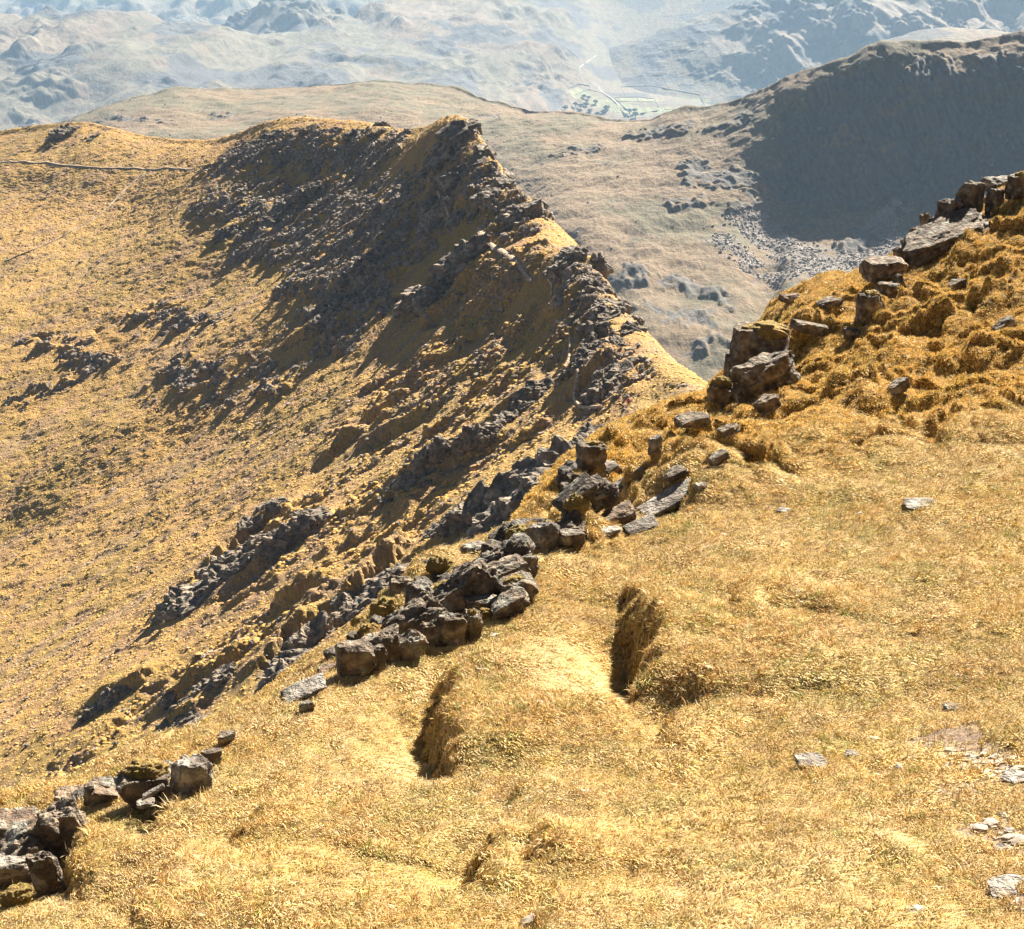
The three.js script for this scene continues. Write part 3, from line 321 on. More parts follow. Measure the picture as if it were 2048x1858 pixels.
// turf banks: ground on the right of each line stands higher, with a steep face to the left
const BANKS = [[0.62, 0.7, [915, 1325], [884, 1375], [878, 1450], [900, 1528]], [0.85, 0.8, [1262, 1195], [1285, 1260], [1300, 1330], [1280, 1390]], [0.24, 0.6, [1480, 1185], [1468, 1245]], [0.24, 0.3, [1565, 1200], [1545, 1250]], [0.2, 0.3, [1405, 1402], [1350, 1445], [1322, 1500]], [0.28, 0.5, [1020, 1660], [962, 1710], [975, 1770]], [0.2, 0.35, [1100, 1685], [1080, 1750]], [0.18, 0.3, [845, 1660], [790, 1702]], [0.16, 0.3, [745, 1685], [700, 1725]], [0.18, 0.5, [530, 1615], [480, 1695]], [0.5, 0.6, [350, 1725], [318, 1795], [270, 1890]], [0.22, 0.3, [342, 1603], [312, 1668]], [0.22, 0.5, [150, 1670], [165, 1765]], [0.1, 0.4, [1085, 1795], [1065, 1880]], [0.1, 0.3, [1045, 1570], [1020, 1615]], [0.08, 0.3, [590, 1570], [560, 1610]], [0.09, 0.3, [690, 1480], [665, 1510]],
  [0.42, 0.8, [1905, 840], [1890, 895]], [0.3, 0.7, [1655, 905], [1610, 940]], [0.3, 0.7, [1760, 880], [1730, 915]], [0.3, 0.6, [1560, 925], [1530, 950]], [0.5, 0.9, [1690, 800], [1640, 850]], [0.5, 0.9, [1850, 720], [1800, 770]], [0.4, 0.9, [1960, 690], [1930, 740]], [0.5, 1, [1580, 810], [1550, 850]], [0.45, 0.9, [1720, 730], [1680, 760]], [0.4, 0.8, [1480, 850], [1440, 900]], [0.4, 0.7, [1340, 920], [1300, 975]], [0.4, 0.7, [1420, 960], [1370, 1010]], [0.35, 0.7, [1270, 990], [1235, 1040]], [0.35, 0.8, [1800, 610], [1780, 640]], [0.4, 0.8, [1960, 560], [1940, 590]]], banks = BANKS.map(([h, r, ...p]) => ({ h, r, foot: h > 0.6 ? 0.3 : 0.14, p: p.map(([x, y]) => { const i = near.find(x, y); return [near.P[i], near.P[i + 2]]; }) }));
const bankHeight = steps(banks, 1);
const brinkZ = (u, v) => ss(3.5, 4.6, v);
near.relief((x, y, z, u, v) => {
  const broken = ss(3.8, 4.35, v), D = -z, right = ss(6.4, 7.6, u);
  const lumps = 0.05 * fbm(x * 0.9, 1.7, z * 0.9, 3) + 0.03 * Math.abs(noise(x * 3, 4, z * 3)) + 0.02 * noise(x * 8, 0, z * 8);
  const q = x * 0.55 - z * 0.83, w = x * 0.83 + z * 0.55; // lumps drawn out along the slope
  const cush = Math.abs(noise(w * 1.0 + 7, y * 0.6, q * 0.45)) * 0.4 + Math.abs(noise(w * 2.6, y * 1.5, q * 1.3 + 5)) * 0.3 + Math.abs(noise(w * 6, y * 4, q * 3.4)) * 0.16 + 0.06 * noise(x * 9, y * 9, z * 9) - 0.17;
  const t = 0.62 * q + 0.35 * w + 1.3 * fbm(x * 0.5, y * 0.5, z * 0.5, 3), fr = t - Math.floor(t), ledge = (0.32 * (1 - ss(0.06, 1, fr)) * ss(0, 0.05, fr)) * ss(-0.25, 0.25, noise(x * 0.4 + 9, 1, z * 0.4));
  const t2 = 1.5 * q + 0.9 * w + 1.6 * fbm(x * 1.2, y * 1.2, z * 1.2, 3), f2 = t2 - Math.floor(t2), ledge2 = 0.2 * (1 - ss(0.08, 1, f2)) * ss(0, 0.07, f2) * ss(-0.1, 0.3, noise(x * 0.9 + 2, 1, z * 0.9));
  return [mix(lumps, lumps + cush * 0.45, broken), bankHeight(x, z) + broken * right * ss(6.9, 6.2, v) * (ledge + ledge2)];
});
const T1 = [0.74, 0.56, 0.28], T2 = [0.68, 0.47, 0.15], T3 = [0.36, 0.34, 0.085], T4 = [0.40, 0.24, 0.09], T5 = [0.72, 0.48, 0.13];
near.view = null;
const bare = strokes(near, [[70, [1880, 1480], [2040, 1560]], [54, [1900, 1580], [2000, 1560]], [60, [1960, 1650], [2060, 1700]], [22, [2000, 1780], [2060, 1820]], [24, [1620, 1525]], [16, [1760, 1560], [1800, 1540]]]);
const peat = strokes(near, BANKS.slice(0, 17).map(([h, , ...p]) => [4 + 20 * h, ...p.map(([x, y]) => [x - 4, y])]), 0.08);
const rocky = strokes(near, [[40, [690, 1300], [800, 1250], [900, 1170], [1000, 1110], [1060, 1080]], [30, [60, 1700], [130, 1620]], [26, [210, 1580], [330, 1580]], [20, [1110, 1050], [1180, 960]], [16, [600, 1390]], [14, [1860, 460], [2000, 400]], [12, [1500, 700], [1480, 760]]], 0.5);
function turfColor(x, y, z) { const n = fbm(x * 0.55, 3, z * 0.55, 4), m = fbm(x * 1.7 + 40, 3, z * 1.7, 4, 0.6), far = ss(14.5, 18, -z + 0.4 * x * (x < 0 ? 0.6 : 0));
  let c = mix3(T1, T2, ss(-0.2, 0.35, n)); c = mix3(c, T4, 0.7 * ss(0.18, 0.5, m)); c = mix3(c, T3, 0.6 * ss(0.12, 0.45, fbm(x * 1.1 - 20, 8, z * 1.1, 3))); return mix3(c, T5, 0.75 * far); }
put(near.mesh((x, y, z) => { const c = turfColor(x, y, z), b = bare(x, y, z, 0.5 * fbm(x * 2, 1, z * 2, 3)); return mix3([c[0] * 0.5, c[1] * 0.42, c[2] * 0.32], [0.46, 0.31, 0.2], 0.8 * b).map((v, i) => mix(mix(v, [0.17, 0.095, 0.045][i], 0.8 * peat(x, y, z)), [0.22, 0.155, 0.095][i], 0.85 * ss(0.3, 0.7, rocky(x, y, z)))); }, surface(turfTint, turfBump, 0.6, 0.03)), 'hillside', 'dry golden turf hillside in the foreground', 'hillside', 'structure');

// grass: short dry blades in small tufts
function grassTuft(seed, blades, spread, len, width) {
  const r = rng(seed), pos = [], idx = []; for (let b = 0; b < blades; b++) { const a = r() * 6.283, d = spread * Math.sqrt(r()), x = Math.cos(a) * d, z = Math.sin(a) * d, l = len * (0.55 + 0.6 * r()), lean = (0.25 + 0.75 * r()) * l, t = r() * 6.283, lx = Math.cos(t) * lean + 0.35 * l, lz = Math.sin(t) * lean + 0.15 * l, w = width * (0.7 + 0.6 * r()), wx = -Math.sin(t) * w, wz = Math.cos(t) * w, o = pos.length / 3, h = l * 0.8;
    pos.push(x - wx, -0.01, z - wz, x + wx, -0.01, z + wz, x + lx * 0.4 - wx * 0.8, h * 0.6, z + lz * 0.4 - wz * 0.8, x + lx * 0.4 + wx * 0.8, h * 0.6, z + lz * 0.4 + wz * 0.8, x + lx, h * (0.6 + 0.4 * r()), z + lz); idx.push(o, o + 1, o + 2, o + 1, o + 3, o + 2, o + 2, o + 3, o + 4); }
  const g = new THREE.BufferGeometry(); g.setAttribute('position', new THREE.Float32BufferAttribute(pos, 3)); g.setIndex(idx); g.computeVertexNormals(); return g;
}
const bladeMat = new THREE.MeshPhysicalMaterial({ roughness: 0.9, side: THREE.DoubleSide, transmission: 0.14, thickness: 0, specularIntensity: 0.3 });
const straw = [[0.86, 0.67, 0.37], [0.8, 0.55, 0.19], [0.64, 0.43, 0.1], [0.4, 0.4, 0.1], [0.48, 0.29, 0.1]];
function bladeColor(x, y, z, r) { const c = turfColor(x, y, z), k = r(), n = fbm(x * 2.6, 5, z * 2.6, 2), q = straw[k < 0.4 ? 0 : k < 0.66 ? 1 : k < 0.8 ? 2 : k < 0.8 + 0.09 * (1 + 3 * n) ? 3 : 4], b = 0.68 + 0.45 * r(); return C4.setRGB(mix(c[0], q[0], 0.65) * b, mix(c[1], q[1], 0.65) * b, mix(c[2], q[2], 0.65) * b); }
{
  const r = rng(404);
  const lush = (x, z) => 0.75 + 0.55 * ss(-0.1, 0.4, fbm(x * 1.4 + 3, 6, z * 1.4, 3));
  for (let k = 0; k < 4; k++) { const N = 80000, im = new THREE.InstancedMesh(grassTuft(11 + k, 8, 0.022, 0.042, 0.0019), bladeMat, N);
    near.scatter(N, r, (x, y, z) => Math.min(1.4, 11 / (2 - z)) * (1 - 0.93 * ss(0.25, 0.8, bare(x, y, z, 0.5 * fbm(x * 2, 1, z * 2, 3)))) * (z > -17.5 ? 1 : 0.12) * (1 - 0.9 * rocky(x, y, z)), (i, p, n) => { const s = (0.7 + 0.5 * r()) * lush(p[0], p[2]) * (0.85 + 0.04 * -p[2]); lie(im, i, p, n, s * 1.25, s, s * 1.25, r() * 1.6 - 0.8, 0.6); im.setColorAt(i, bladeColor(...p, r)); });
    put(im, 'dry_grass', 'short dry straw coloured grass of the foreground slope', 'grass', 'stuff', 'foreground grass'); }
  for (let k = 0; k < 2; k++) { const N = 5000, im = new THREE.InstancedMesh(grassTuft(71 + k, 9, 0.03, 0.075, 0.0021), bladeMat, N);
    near.scatter(N, r, (x, y, z) => z > -15 ? 0.5 * ss(0.05, 0.15, bankHeight(x, z)) + 0.05 + 0.25 * ss(0.25, 0.5, fbm(x * 2.2 + 60, 6, z * 2.2, 3)) : 0, (i, p, n) => { const s = 0.6 + 0.8 * r(); lie(im, i, p, n, s, s * 0.9, s, r() * 6.3, 0.25); const b = 0.75 + 0.4 * r(), q = r(), c = q < 0.45 ? [0.72, 0.5, 0.2] : q < 0.75 ? [0.5, 0.3, 0.1] : q < 0.88 ? [0.3, 0.32, 0.08] : [0.86, 0.68, 0.4]; im.setColorAt(i, C4.setRGB(c[0] * b, c[1] * b, c[2] * b)); });
    put(im, 'long_grass', 'longer ragged grass hanging over the turf banks', 'grass', 'stuff', 'foreground long grass'); }
  for (let k = 0; k < 2; k++) { const N = 90000, im = new THREE.InstancedMesh(grassTuft(31 + k, 10, 0.034, 0.02, 0.0036), bladeMat, N);
    near.scatter(N, r, (x, y, z) => ss(14, 18, -z + 0.25 * Math.min(0, x - 1)) * (0.3 + 16 / -z) * (1 - 0.6 * rocky(x, y, z)), (i, p, n) => { const s = 0.8 + 0.7 * r(); lie(im, i, p, n, s * 1.3, s * 0.8, s * 1.3, r() * 6.3, 0.3); const b = 0.75 + 0.5 * r(), c = turfColor(...p); im.setColorAt(i, C4.setRGB(c[0] * b, c[1] * b, c[2] * b)); });
    put(im, 'moss_grass', 'golden moss and grass covering the hummocks of the outcrop', 'grass', 'stuff', 'hummock moss'); }
}

// ================================================================ ROCKS OF THE NEAR OUTCROPS
near.view = null;
// one block: the box it fills in the view, its stone, label; D: ground distance where it is not read off the hillside
function block(box, stone, label, o = {}) {
  const [x0, y0, x1, y1] = box, cx = (x0 + x1) / 2, base = near.find(cx, Math.min(y1, H + 60)), seed = o.seed ?? Math.round(x0 * 3 + y0 * 7);
  const D = (o.D ?? -near.P[base + 2]) + (o.dD ?? 0), m = at(cx, (y0 + y1) / 2, D), dist = toView(...m)[2], wpx = (x1 - x0) * dist / F, hpx = (y1 - y0) * dist / F, phi = Math.atan2(-m[1], -m[2]);
  const w = wpx * 1.14 * (o.w ?? 1.04), d = wpx * 1.1 * (o.d ?? 0.8), h = 1.14 * Math.max((hpx * 1.1 - d * Math.sin(phi) * 0.8) / Math.cos(phi), hpx * 0.45) * (o.h ?? 1);
  const flat = o.flat ?? 0, px = (y1 - y0) + (x1 - x0), detail = o.detail ?? (px > 140 ? 22 : px > 80 ? 16 : px > 40 ? 10 : 6);
  const geo = finish(roughRock(seed, detail, o.rough ?? 0.26, o.box ?? 0.75, o.layers ?? 0.02), [w, h, d], stoneColor(stone, seed % 50), 0.5);
  const body = new THREE.Mesh(geo, rockMat), rock = o.moss ? new THREE.Group() : body; rock.position.set(m[0], m[1] - (o.sink ?? 0.05) * h, m[2] - (o.back ?? 0.12) * d); rock.rotation.set(o.rx ?? 0, o.ry ?? 0.3, o.rz ?? 0);
  if (o.moss) { body.name = 'rock_body'; rock.add(body); for (const [mx, mz, mw, mh] of o.moss) { // moss that grows on the block is part of it
    const g = finish(cushion(seed + mx * 31), [w * mw * 0.92, mh * 1.5, d * mw * 0.85], mossColor(seed)), cap = new THREE.Mesh(g, mossMat); cap.name = 'moss_cap'; cap.position.set(mx * w, h * 0.36, mz * d); rock.add(cap); } }
  return put(rock, o.name ?? 'boulder', label, o.category ?? 'rock', null, o.group);
}
function cushion(seed) { const g = unitSphere(14).clone(), p = g.attributes.position; for (let i = 0; i < p.count; i++) { const x = p.getX(i), y = p.getY(i), z = p.getZ(i), k = 0.8 + 0.35 * Math.abs(noise(x * 1.7 + seed, y * 1.7, z * 1.7)) + 0.2 * Math.abs(noise(x * 4 + seed, y * 4, z * 4)) + 0.07 * noise(x * 11, y * 11, z * 11 + seed) + 0.05 * noise(x * 22, y * 22, z * 22 + seed); p.setXYZ(i, x * k, Math.max(-0.6, y * k), z * k); } return g; }
function mossColor(seed) { return (x, y, z) => mix3([0.6, 0.39, 0.11], [0.44, 0.31, 0.075], ss(-0.3, 0.4, fbm(x * 6 + seed, y * 6, z * 6, 3))); }
function moss(box, label, o = {}) { const [x0, y0, x1, y1] = box, cx = (x0 + x1) / 2, base = near.find(cx, y1), D = (o.D ?? -near.P[base + 2]) - 0.1 + (o.dD ?? 0), m = at(cx, (y0 + y1) / 2, D), dist = toView(...m)[2], w = (x1 - x0) * dist / F * 1.1, h = (y1 - y0) * dist / F * 1.15;
  const c = new THREE.Mesh(finish(cushion(x0), [w, h, w * 0.8], mossColor(x0)), mossMat); c.position.set(m[0], m[1] - h * 0.05, m[2]); c.rotation.set(0, o.ry ?? 0.2, o.rz ?? 0.25); return put(c, 'moss_cushion', label, 'moss'); }

// outcrop on the right skyline
block([1976, 353, 2032, 384], 'grey', 'lichened grey slab capping the outcrop at the right edge', { name: 'rock_slab', box: 0.9, d: 1, rz: 0.05 });
block([1974, 378, 2006, 426], 'brown', 'dark upright block under the lichened slab at right', { box: 0.85 });
block([2022, 350, 2075, 396], 'brown', 'brown mossy rock cut by the right frame edge', { moss: [[0, 0, 0.9, 0.18]] });
block([1919, 366, 1966, 442], 'brown', 'tall squared standing block in the right skyline row', { box: 0.95, d: 0.75, ry: 0.5, rz: -0.06, rough: 0.2 });
block([1880, 398, 1930, 464], 'brown', 'dark leaning block left of the tall squared block', { box: 0.8, rz: 0.12, layers: 0.03 });
block([1843, 428, 1862, 470], 'brown', 'thin dark spike of rock in the right skyline row', { name: 'rock', rz: 0.25, layers: 0.05, d: 1.2 });
block([1858, 430, 1886, 472], 'brown', 'splintered dark rock beside the thin spike', { name: 'rock', rz: -0.2, layers: 0.05, box: 0.4 });
block([1823, 454, 1848, 482], 'brown', 'small dark rock ending the right skyline row', { name: 'rock' });
block([1803, 478, 1872, 520], 'brown', 'low brown rock with moss below the skyline row', { moss: [[0.2, 0, 0.55, 0.16]], rz: 0.3 });
block([1735, 514, 1806, 562], 'rust', 'flat topped sunlit block jutting from the right slope', { name: 'rock_slab', box: 0.95, rz: 0.1, d: 1, rough: 0.16 });
block([1716, 584, 1762, 642], 'brown', 'dark brown squared rock below the flat topped block', { box: 0.85, moss: [[0.05, 0, 0.8, 0.14]] });
block([1758, 564, 1795, 596], 'brown', 'dark low rock between two blocks on right slope', { name: 'rock' });
block([1788, 551, 1808, 588], 'brown', 'narrow dark rock standing right of the low rock', { name: 'rock' });
block([1466, 642, 1566, 772], 'brown', 'large brown cliff block with a sheer lichened face', { box: 0.92, d: 0.9, ry: -0.25, rough: 0.12, layers: 0.02, detail: 26, moss: [[0.12, 0.02, 0.85, 0.22]] });
block([1452, 705, 1486, 775], 'brown', 'narrow lower rib at the foot of the cliff block', { rz: -0.1, box: 0.6 });
block([1418, 762, 1466, 816], 'brown', 'squat rock with dark rounded cap below the cliff block', { box: 0.9, d: 0.7, rough: 0.2, moss: [[0, 0, 0.98, 0.2]] });
block([1476, 752, 1496, 768], 'pale', 'small pale stone at the cliff block foot', { name: 'stone' });
block([1495, 722, 1556, 776], 'grey', 'grey sloping slab debris right of the cliff block', { name: 'rock_slab', rz: 0.55, h: 0.45, box: 0.9, dD: -0.2 });
block([1512, 792, 1556, 824], 'brown', 'dark rock half buried in the mossy right slope', { rz: 0.3 });
block([1564, 585, 1598, 608], 'rust', 'sunlit low rock on the mossy skyline crest', { name: 'rock_slab', box: 0.9, h: 0.8 });
block([1586, 640, 1652, 672], 'brown', 'long dark undercut rock on the mossy shelf', { rz: -0.25, h: 0.8 });
block([1354, 826, 1416, 856], 'brown', 'black shadowed block on the saddle skyline', { box: 0.9, rz: 0.08, rough: 0.2 });
block([1154, 884, 1206, 946], 'brown', 'tall brown block at the left tip of the mossy outcrop', { box: 0.9, d: 0.8, moss: [[0.1, 0, 0.8, 0.1]] });
block([1299, 874, 1322, 908], 'grey', 'grey upright stone among golden hummocks', { name: 'stone', box: 0.6 });
block([1305, 868, 1323, 880], 'grey', 'small flat grey stone on the upright stone', { name: 'stone', h: 0.6, dD: 0.1 });
block([1172, 920, 1236, 936], 'pale', 'thin pale slab edge poking out like a shelf', { name: 'rock_slab', h: 0.35, rz: -0.2, d: 0.6, box: 0.9 });
block([1200, 926, 1242, 962], 'grey', 'grey tilted slab under the thin pale shelf', { name: 'rock_slab', rz: 0.55, box: 0.85, h: 0.7 });
block([1112, 958, 1194, 1026], 'brown', 'long dark slab tilted down left below the shelf', { name: 'rock_slab', rz: 0.68, h: 0.42, w: 1.15, box: 0.92, rough: 0.16 });
block([1279, 970, 1404, 1032], 'pale', 'long pinkish flat slab lying in the hummocks', { name: 'rock_slab', rz: 0.42, h: 0.3, w: 1.08, box: 0.92, layers: 0.03, rough: 0.14, d: 0.5 });
block([1204, 1016, 1268, 1058], 'rust', 'speckled rusty rock below the long pinkish slab', { rz: 0.35, layers: 0.02 });
block([1203, 1052, 1238, 1070], 'pale', 'small pale slab below the speckled rock', { name: 'rock_slab', h: 0.5, rz: 0.1 });
block([1482, 899, 1510, 920], 'pale', 'small pale slab in the middle of hummocks', { name: 'rock_slab', h: 0.5 });
block([1390, 965, 1411, 980], 'grey', 'small grey stone above the long pinkish slab', { name: 'stone' });
block([1119, 1029, 1176, 1066], 'grey', 'pale topped block at the upper end of the rock band', { box: 0.95, rz: 0.25, ry: 0.45, rough: 0.16 });
block([1116, 1058, 1166, 1096], 'brown', 'dark block tucked beneath the pale topped block', { box: 0.8 });
block([1062, 1044, 1121, 1106], 'grey', 'grey wedge with fine layers beside the pale topped block', { box: 0.85, rz: 0.2, layers: 0.03 });
// rock band behind the turf brink
block([994, 1072, 1068, 1136], 'grey', 'large grey leaning slab high in the rock band', { name: 'rock_slab', rz: 0.6, box: 0.9, h: 0.75, layers: 0.02 });
block([970, 1120, 1053, 1190], 'brown', 'broad brown face below the leaning grey slab', { box: 0.85, rz: 0.3 });
block([1006, 1150, 1070, 1206], 'brown', 'brown block against the turf at band top', { box: 0.85, rz: 0.25, moss: [[-0.1, 0, 0.8, 0.08]] });
block([985, 1188, 1053, 1232], 'brown', 'low brown rock bordering the turf brink', { rz: 0.35 });
block([927, 1185, 995, 1226], 'brown', 'tilted brown rock in the middle of the band', { rz: -0.1, box: 0.7 });
block([812, 1166, 860, 1224], 'grey', 'grey block with a finely layered top', { box: 0.92, layers: 0.045, rz: -0.1, d: 0.7 });
block([852, 1186, 878, 1236], 'brown', 'narrow pillar right of the layered grey block', { box: 0.8 });
block([802, 1214, 852, 1268], 'brown', 'dark rock below the layered grey block', {});
block([846, 1244, 882, 1296], 'brown', 'pointed brown slab standing by the turf', { name: 'rock_slab', box: 0.75, rz: 0.12, d: 0.6 });
block([879, 1226, 929, 1294], 'brown', 'squared brown block standing by the turf', { box: 0.92, d: 0.7 });
block([788, 1266, 850, 1320], 'brown', 'brown wedge leaning low against the turf', { rz: 0.5, box: 0.85, d: 0.6 });
block([756, 1270, 798, 1328], 'brown', 'dark split rock left of the leaning wedge', { box: 0.6 });
block([676, 1280, 744, 1352], 'brown', 'big squared block at the lower end of the band', { box: 0.9, rough: 0.14 });
block([735, 1290, 772, 1340], 'brown', 'shadowed rock beside the big squared block', {});
block([925, 1222, 961, 1278], 'brown', 'brown rock with moss ledge right of squared block', { moss: [[0, 0, 0.7, 0.08]] });
block([790, 1130, 848, 1164], 'rust', 'sunlit flat slab at the back of the band', { name: 'rock_slab', box: 0.9, dD: 0.5 });
block([780, 1150, 820, 1210], 'brown', 'dark rock face below the sunlit back slab', { dD: 0.3 });
block([842, 1119, 864, 1163], 'brown', 'thin dark rock right of the sunlit back slab', { name: 'rock', dD: 0.4 });
block([923, 1086, 973, 1124], 'grey', 'grey layered rock on the band skyline', { layers: 0.04, dD: 0.3 });
block([964, 1102, 993, 1146], 'grey', 'small grey rock under the leaning slab', { name: 'rock' });
block([768, 1228, 830, 1300], 'brown', 'black rubble rock in the deepest shade of the band', { rough: 0.3, dD: 0.5 });
block([714, 1258, 764, 1292], 'brown', 'brown mossy rock above the big squared block', { moss: [[0, 0, 0.95, 0.12]], dD: 0.3 });
block([565, 1364, 642, 1402], 'pale', 'pale layered slab below the end of the band', { name: 'rock_slab', rz: 0.3, h: 0.6, layers: 0.04, box: 0.85 });
block([600, 1402, 625, 1430], 'brown', 'small dark rock below the pale layered slab', { name: 'rock' });
block([640, 1330, 676, 1362], 'rust', 'rusty rock between pale slab and squared block', { name: 'rock' });
// lower left outcrop
block([347, 1512, 416, 1590], 'grey', 'grey wrinkled rock standing at the turf brink', { box: 0.85, layers: 0.04, rz: -0.08 });
block([405, 1497, 441, 1530], 'brown', 'dark rock behind the wrinkled grey rock', { name: 'rock' });
block([436, 1462, 468, 1488], 'brown', 'small dark rock poking from the brink grass', { name: 'rock' });
block([244, 1534, 330, 1612], 'brown', 'dark overhanging block under the mossy ledge', { box: 0.8, moss: [[0.05, -0.1, 1.0, 0.12]] });
block([322, 1562, 359, 1604], 'brown', 'brown upright rock left of the wrinkled grey rock', { name: 'rock', box: 0.8 });
block([281, 1572, 328, 1597], 'pale', 'thin pale splinter leaning in the dark hollow', { name: 'rock_slab', h: 0.25, rz: 0.45, d: 0.35, dD: -0.35 });
block([277, 1598, 307, 1616], 'pale', 'small pale pink stone at the dark hollow', { name: 'stone', dD: -0.2 });
block([168, 1556, 230, 1612], 'brown', 'dark broken rock left of the overhanging block', { rough: 0.25 });
block([186, 1570, 236, 1600], 'rust', 'rusty flat rock at the tip of the turf', { name: 'rock_slab', rz: -0.3, h: 0.5, dD: -0.2 });
block([112, 1576, 172, 1622], 'rust', 'rusty rock crowning the dark layered face', { box: 0.7 });
block([82, 1612, 162, 1702], 'brown', 'dark face of upright layers at lower left', { box: 0.8, layers: 0.05, rz: 0.35 });
block([-30, 1628, 70, 1722], 'rust', 'big block with orange sunlit top at left edge', { box: 0.92, d: 0.9, ry: 0.6, rough: 0.12 });
block([-24, 1706, 60, 1774], 'pale', 'pale wrinkled boulder cut by the left edge', { box: 0.6, layers: 0.03 });
block([66, 1702, 118, 1796], 'brown', 'dark split rock right of the pale wrinkled boulder', { box: 0.7, rz: 0.2 });
block([50, 1706, 80, 1730], 'pale', 'two toned pale stone behind the wrinkled boulder', { name: 'stone' });
for (const [b, k, l, o] of [[[1215, 960, 1262, 992], 'grey', 'grey slab edge just above the speckled rusty rock', { rz: 0.5, h: 0.6 }], [[1250, 935, 1290, 965], 'brown', 'brown rock left of the grey upright stone', {}], [[1330, 935, 1372, 962], 'brown', 'brown ledge rock right of the upright stone', { rz: 0.4, h: 0.7 }], [[1180, 990, 1222, 1022], 'brown', 'brown rock under the right end of the tilted slab', { rz: 0.4 }], [[1420, 900, 1456, 930], 'brown', 'brown ledge rock in the hummocks left of the small pale slab', { rz: 0.5, h: 0.7 }], [[1440, 850, 1476, 874], 'brown', 'brown rock below the squat capped rock', { rz: 0.3 }], [[1690, 655, 1716, 680], 'brown', 'brown rock left of the squared rock on right slope', {}], [[1250, 1040, 1310, 1066], 'grey', 'grey slab at the turf edge below the pinkish slab', { rz: 0.3, h: 0.5 }], [[1640, 596, 1680, 618], 'brown', 'brown rock on the mossy skyline before the flat block', { rz: 0.2 }], [[1900, 560, 1930, 580], 'brown', 'brown rock alone high on the right slope', { rz: 0.4 }], [[1990, 640, 2030, 668], 'brown', 'brown ledge rock near the right edge of the slope', { rz: 0.5 }], [[1780, 760, 1820, 786], 'brown', 'brown ledge rock in the middle of the right slope', { rz: 0.5 }]])
  block(b, k, l, { name: 'rock', ...o });
// bedrock that the blocks break out of
for (const [b, l, o] of [[[690, 1255, 800, 1350], 'dark bedrock at the lower end of the rock band'], [[780, 1180, 900, 1300], 'dark bedrock under the layered grey block'], [[870, 1120, 1000, 1250], 'dark bedrock in the middle of the rock band'], [[960, 1070, 1075, 1200], 'bedrock under the large leaning slab'], [[1060, 1035, 1180, 1110], 'bedrock under the pale topped block'], [[60, 1600, 180, 1770], 'dark bedrock behind the lower left boulders'], [[180, 1545, 350, 1615], 'bedrock under the mossy ledge at lower left'], [[1120, 950, 1230, 1030], 'bedrock under the tilted slabs of the outcrop tip'], [[1470, 690, 1600, 790], 'bedrock round the foot of the cliff block'], [[1810, 430, 1990, 500], 'bedrock under the right skyline row'], [[-60, 1660, 110, 1800], 'bedrock at the left edge below the boulders']])
  block(b, 'brown', l, { name: 'bedrock', rough: 0.4, box: 0.4, layers: 0.035, dD: 0.4, w: 0.9, h: 0.7, rz: 0.35, d: 0.6, detail: 24, sink: 0.16 });
// moss cushions on the band
moss([852, 1108, 902, 1144], 'round moss cushion at the back of the rock band');
moss([855, 1160, 926, 1206], 'wide golden moss cushion in the middle of the band');
moss([923, 1136, 974, 1184], 'golden moss cushion against the broad brown face');
moss([866, 1134, 936, 1168], 'lumpy moss mat behind the wide golden cushion', { dD: 0.3 });
moss([740, 1194, 797, 1234], 'moss ledge left of the dark shaded rock');
moss([1010, 1050, 1070, 1088], 'moss cushion above the large leaning slab');
moss([702, 1232, 735, 1253], 'small moss ledge left of the mossy brown rock');
moss([953, 1216, 985, 1236], 'tiny moss cushion by the turf brink');
moss([1095, 1050, 1120, 1074], 'small moss cushion between the grey wedge and dark block');
moss([1130, 985, 1180, 1030], 'moss cushion beside the long dark tilted slab');
moss([60, 1712, 112, 1748], 'moss patch between the lower left boulders');
moss([0, 1770, 66, 1812], 'green gold moss below the pale wrinkled boulder');
// stones lying on the trodden turf
for (const [x0, y0, x1, y1, k, l] of [[1890, 1407, 1920, 1422, 'brown', 'dark stone alone on the bright turf at right'], [1692, 1501, 1718, 1517, 'pale', 'pale pebble right of the flat white slab'], [1790, 1530, 1808, 1543, 'grey', 'small grey stone between pebble and gravel patch'], [2008, 1542, 2050, 1570, 'pale', 'pale lump at the right end of the gravel patch'], [1986, 1765, 2060, 1796, 'pale', 'large pale flat rock at the lower right edge'], [1817, 1816, 1861, 1843, 'pale', 'pale hollow stone near the bottom edge'], [2008, 1655, 2028, 1673, 'pale', 'round pale stone near the right edge'], [1987, 1694, 2025, 1711, 'pale', 'flat pale stone below the round one'], [2000, 1629, 2028, 1643, 'pale', 'long pale stone above the round one'], [1802, 1656, 1814, 1670, 'grey', 'tiny upright grey stone in open turf'], [1749, 1634, 1764, 1647, 'grey', 'tiny grey stone left of the upright one'], [1705, 1688, 1725, 1701, 'brown', 'small dark clod stone in open turf'], [1948, 1582, 1970, 1596, 'pale', 'pale stone below the gravel patch'], [1596, 1508, 1651, 1541, 'pale', 'flat white slab lying in the turf'], [816, 1336, 836, 1351, 'brown', 'small dark stone on turf below the rock band'], [1555, 1015, 1580, 1026, 'pale', 'small white stone on the upper turf'], [1815, 1000, 1870, 1016, 'pale', 'bleached stone patch on the upper right turf'], [680, 1640, 702, 1650, 'pale', 'pale sliver of stone in the lower middle turf']])
  block([x0, y0, x1, y1], k, l, { name: 'stone', h: (x1 - x0) > 30 ? 0.55 : 0.8, d: 0.9, box: 0.6, rough: 0.12, dD: 0.05, ry: x0 % 3, detail: 10 });
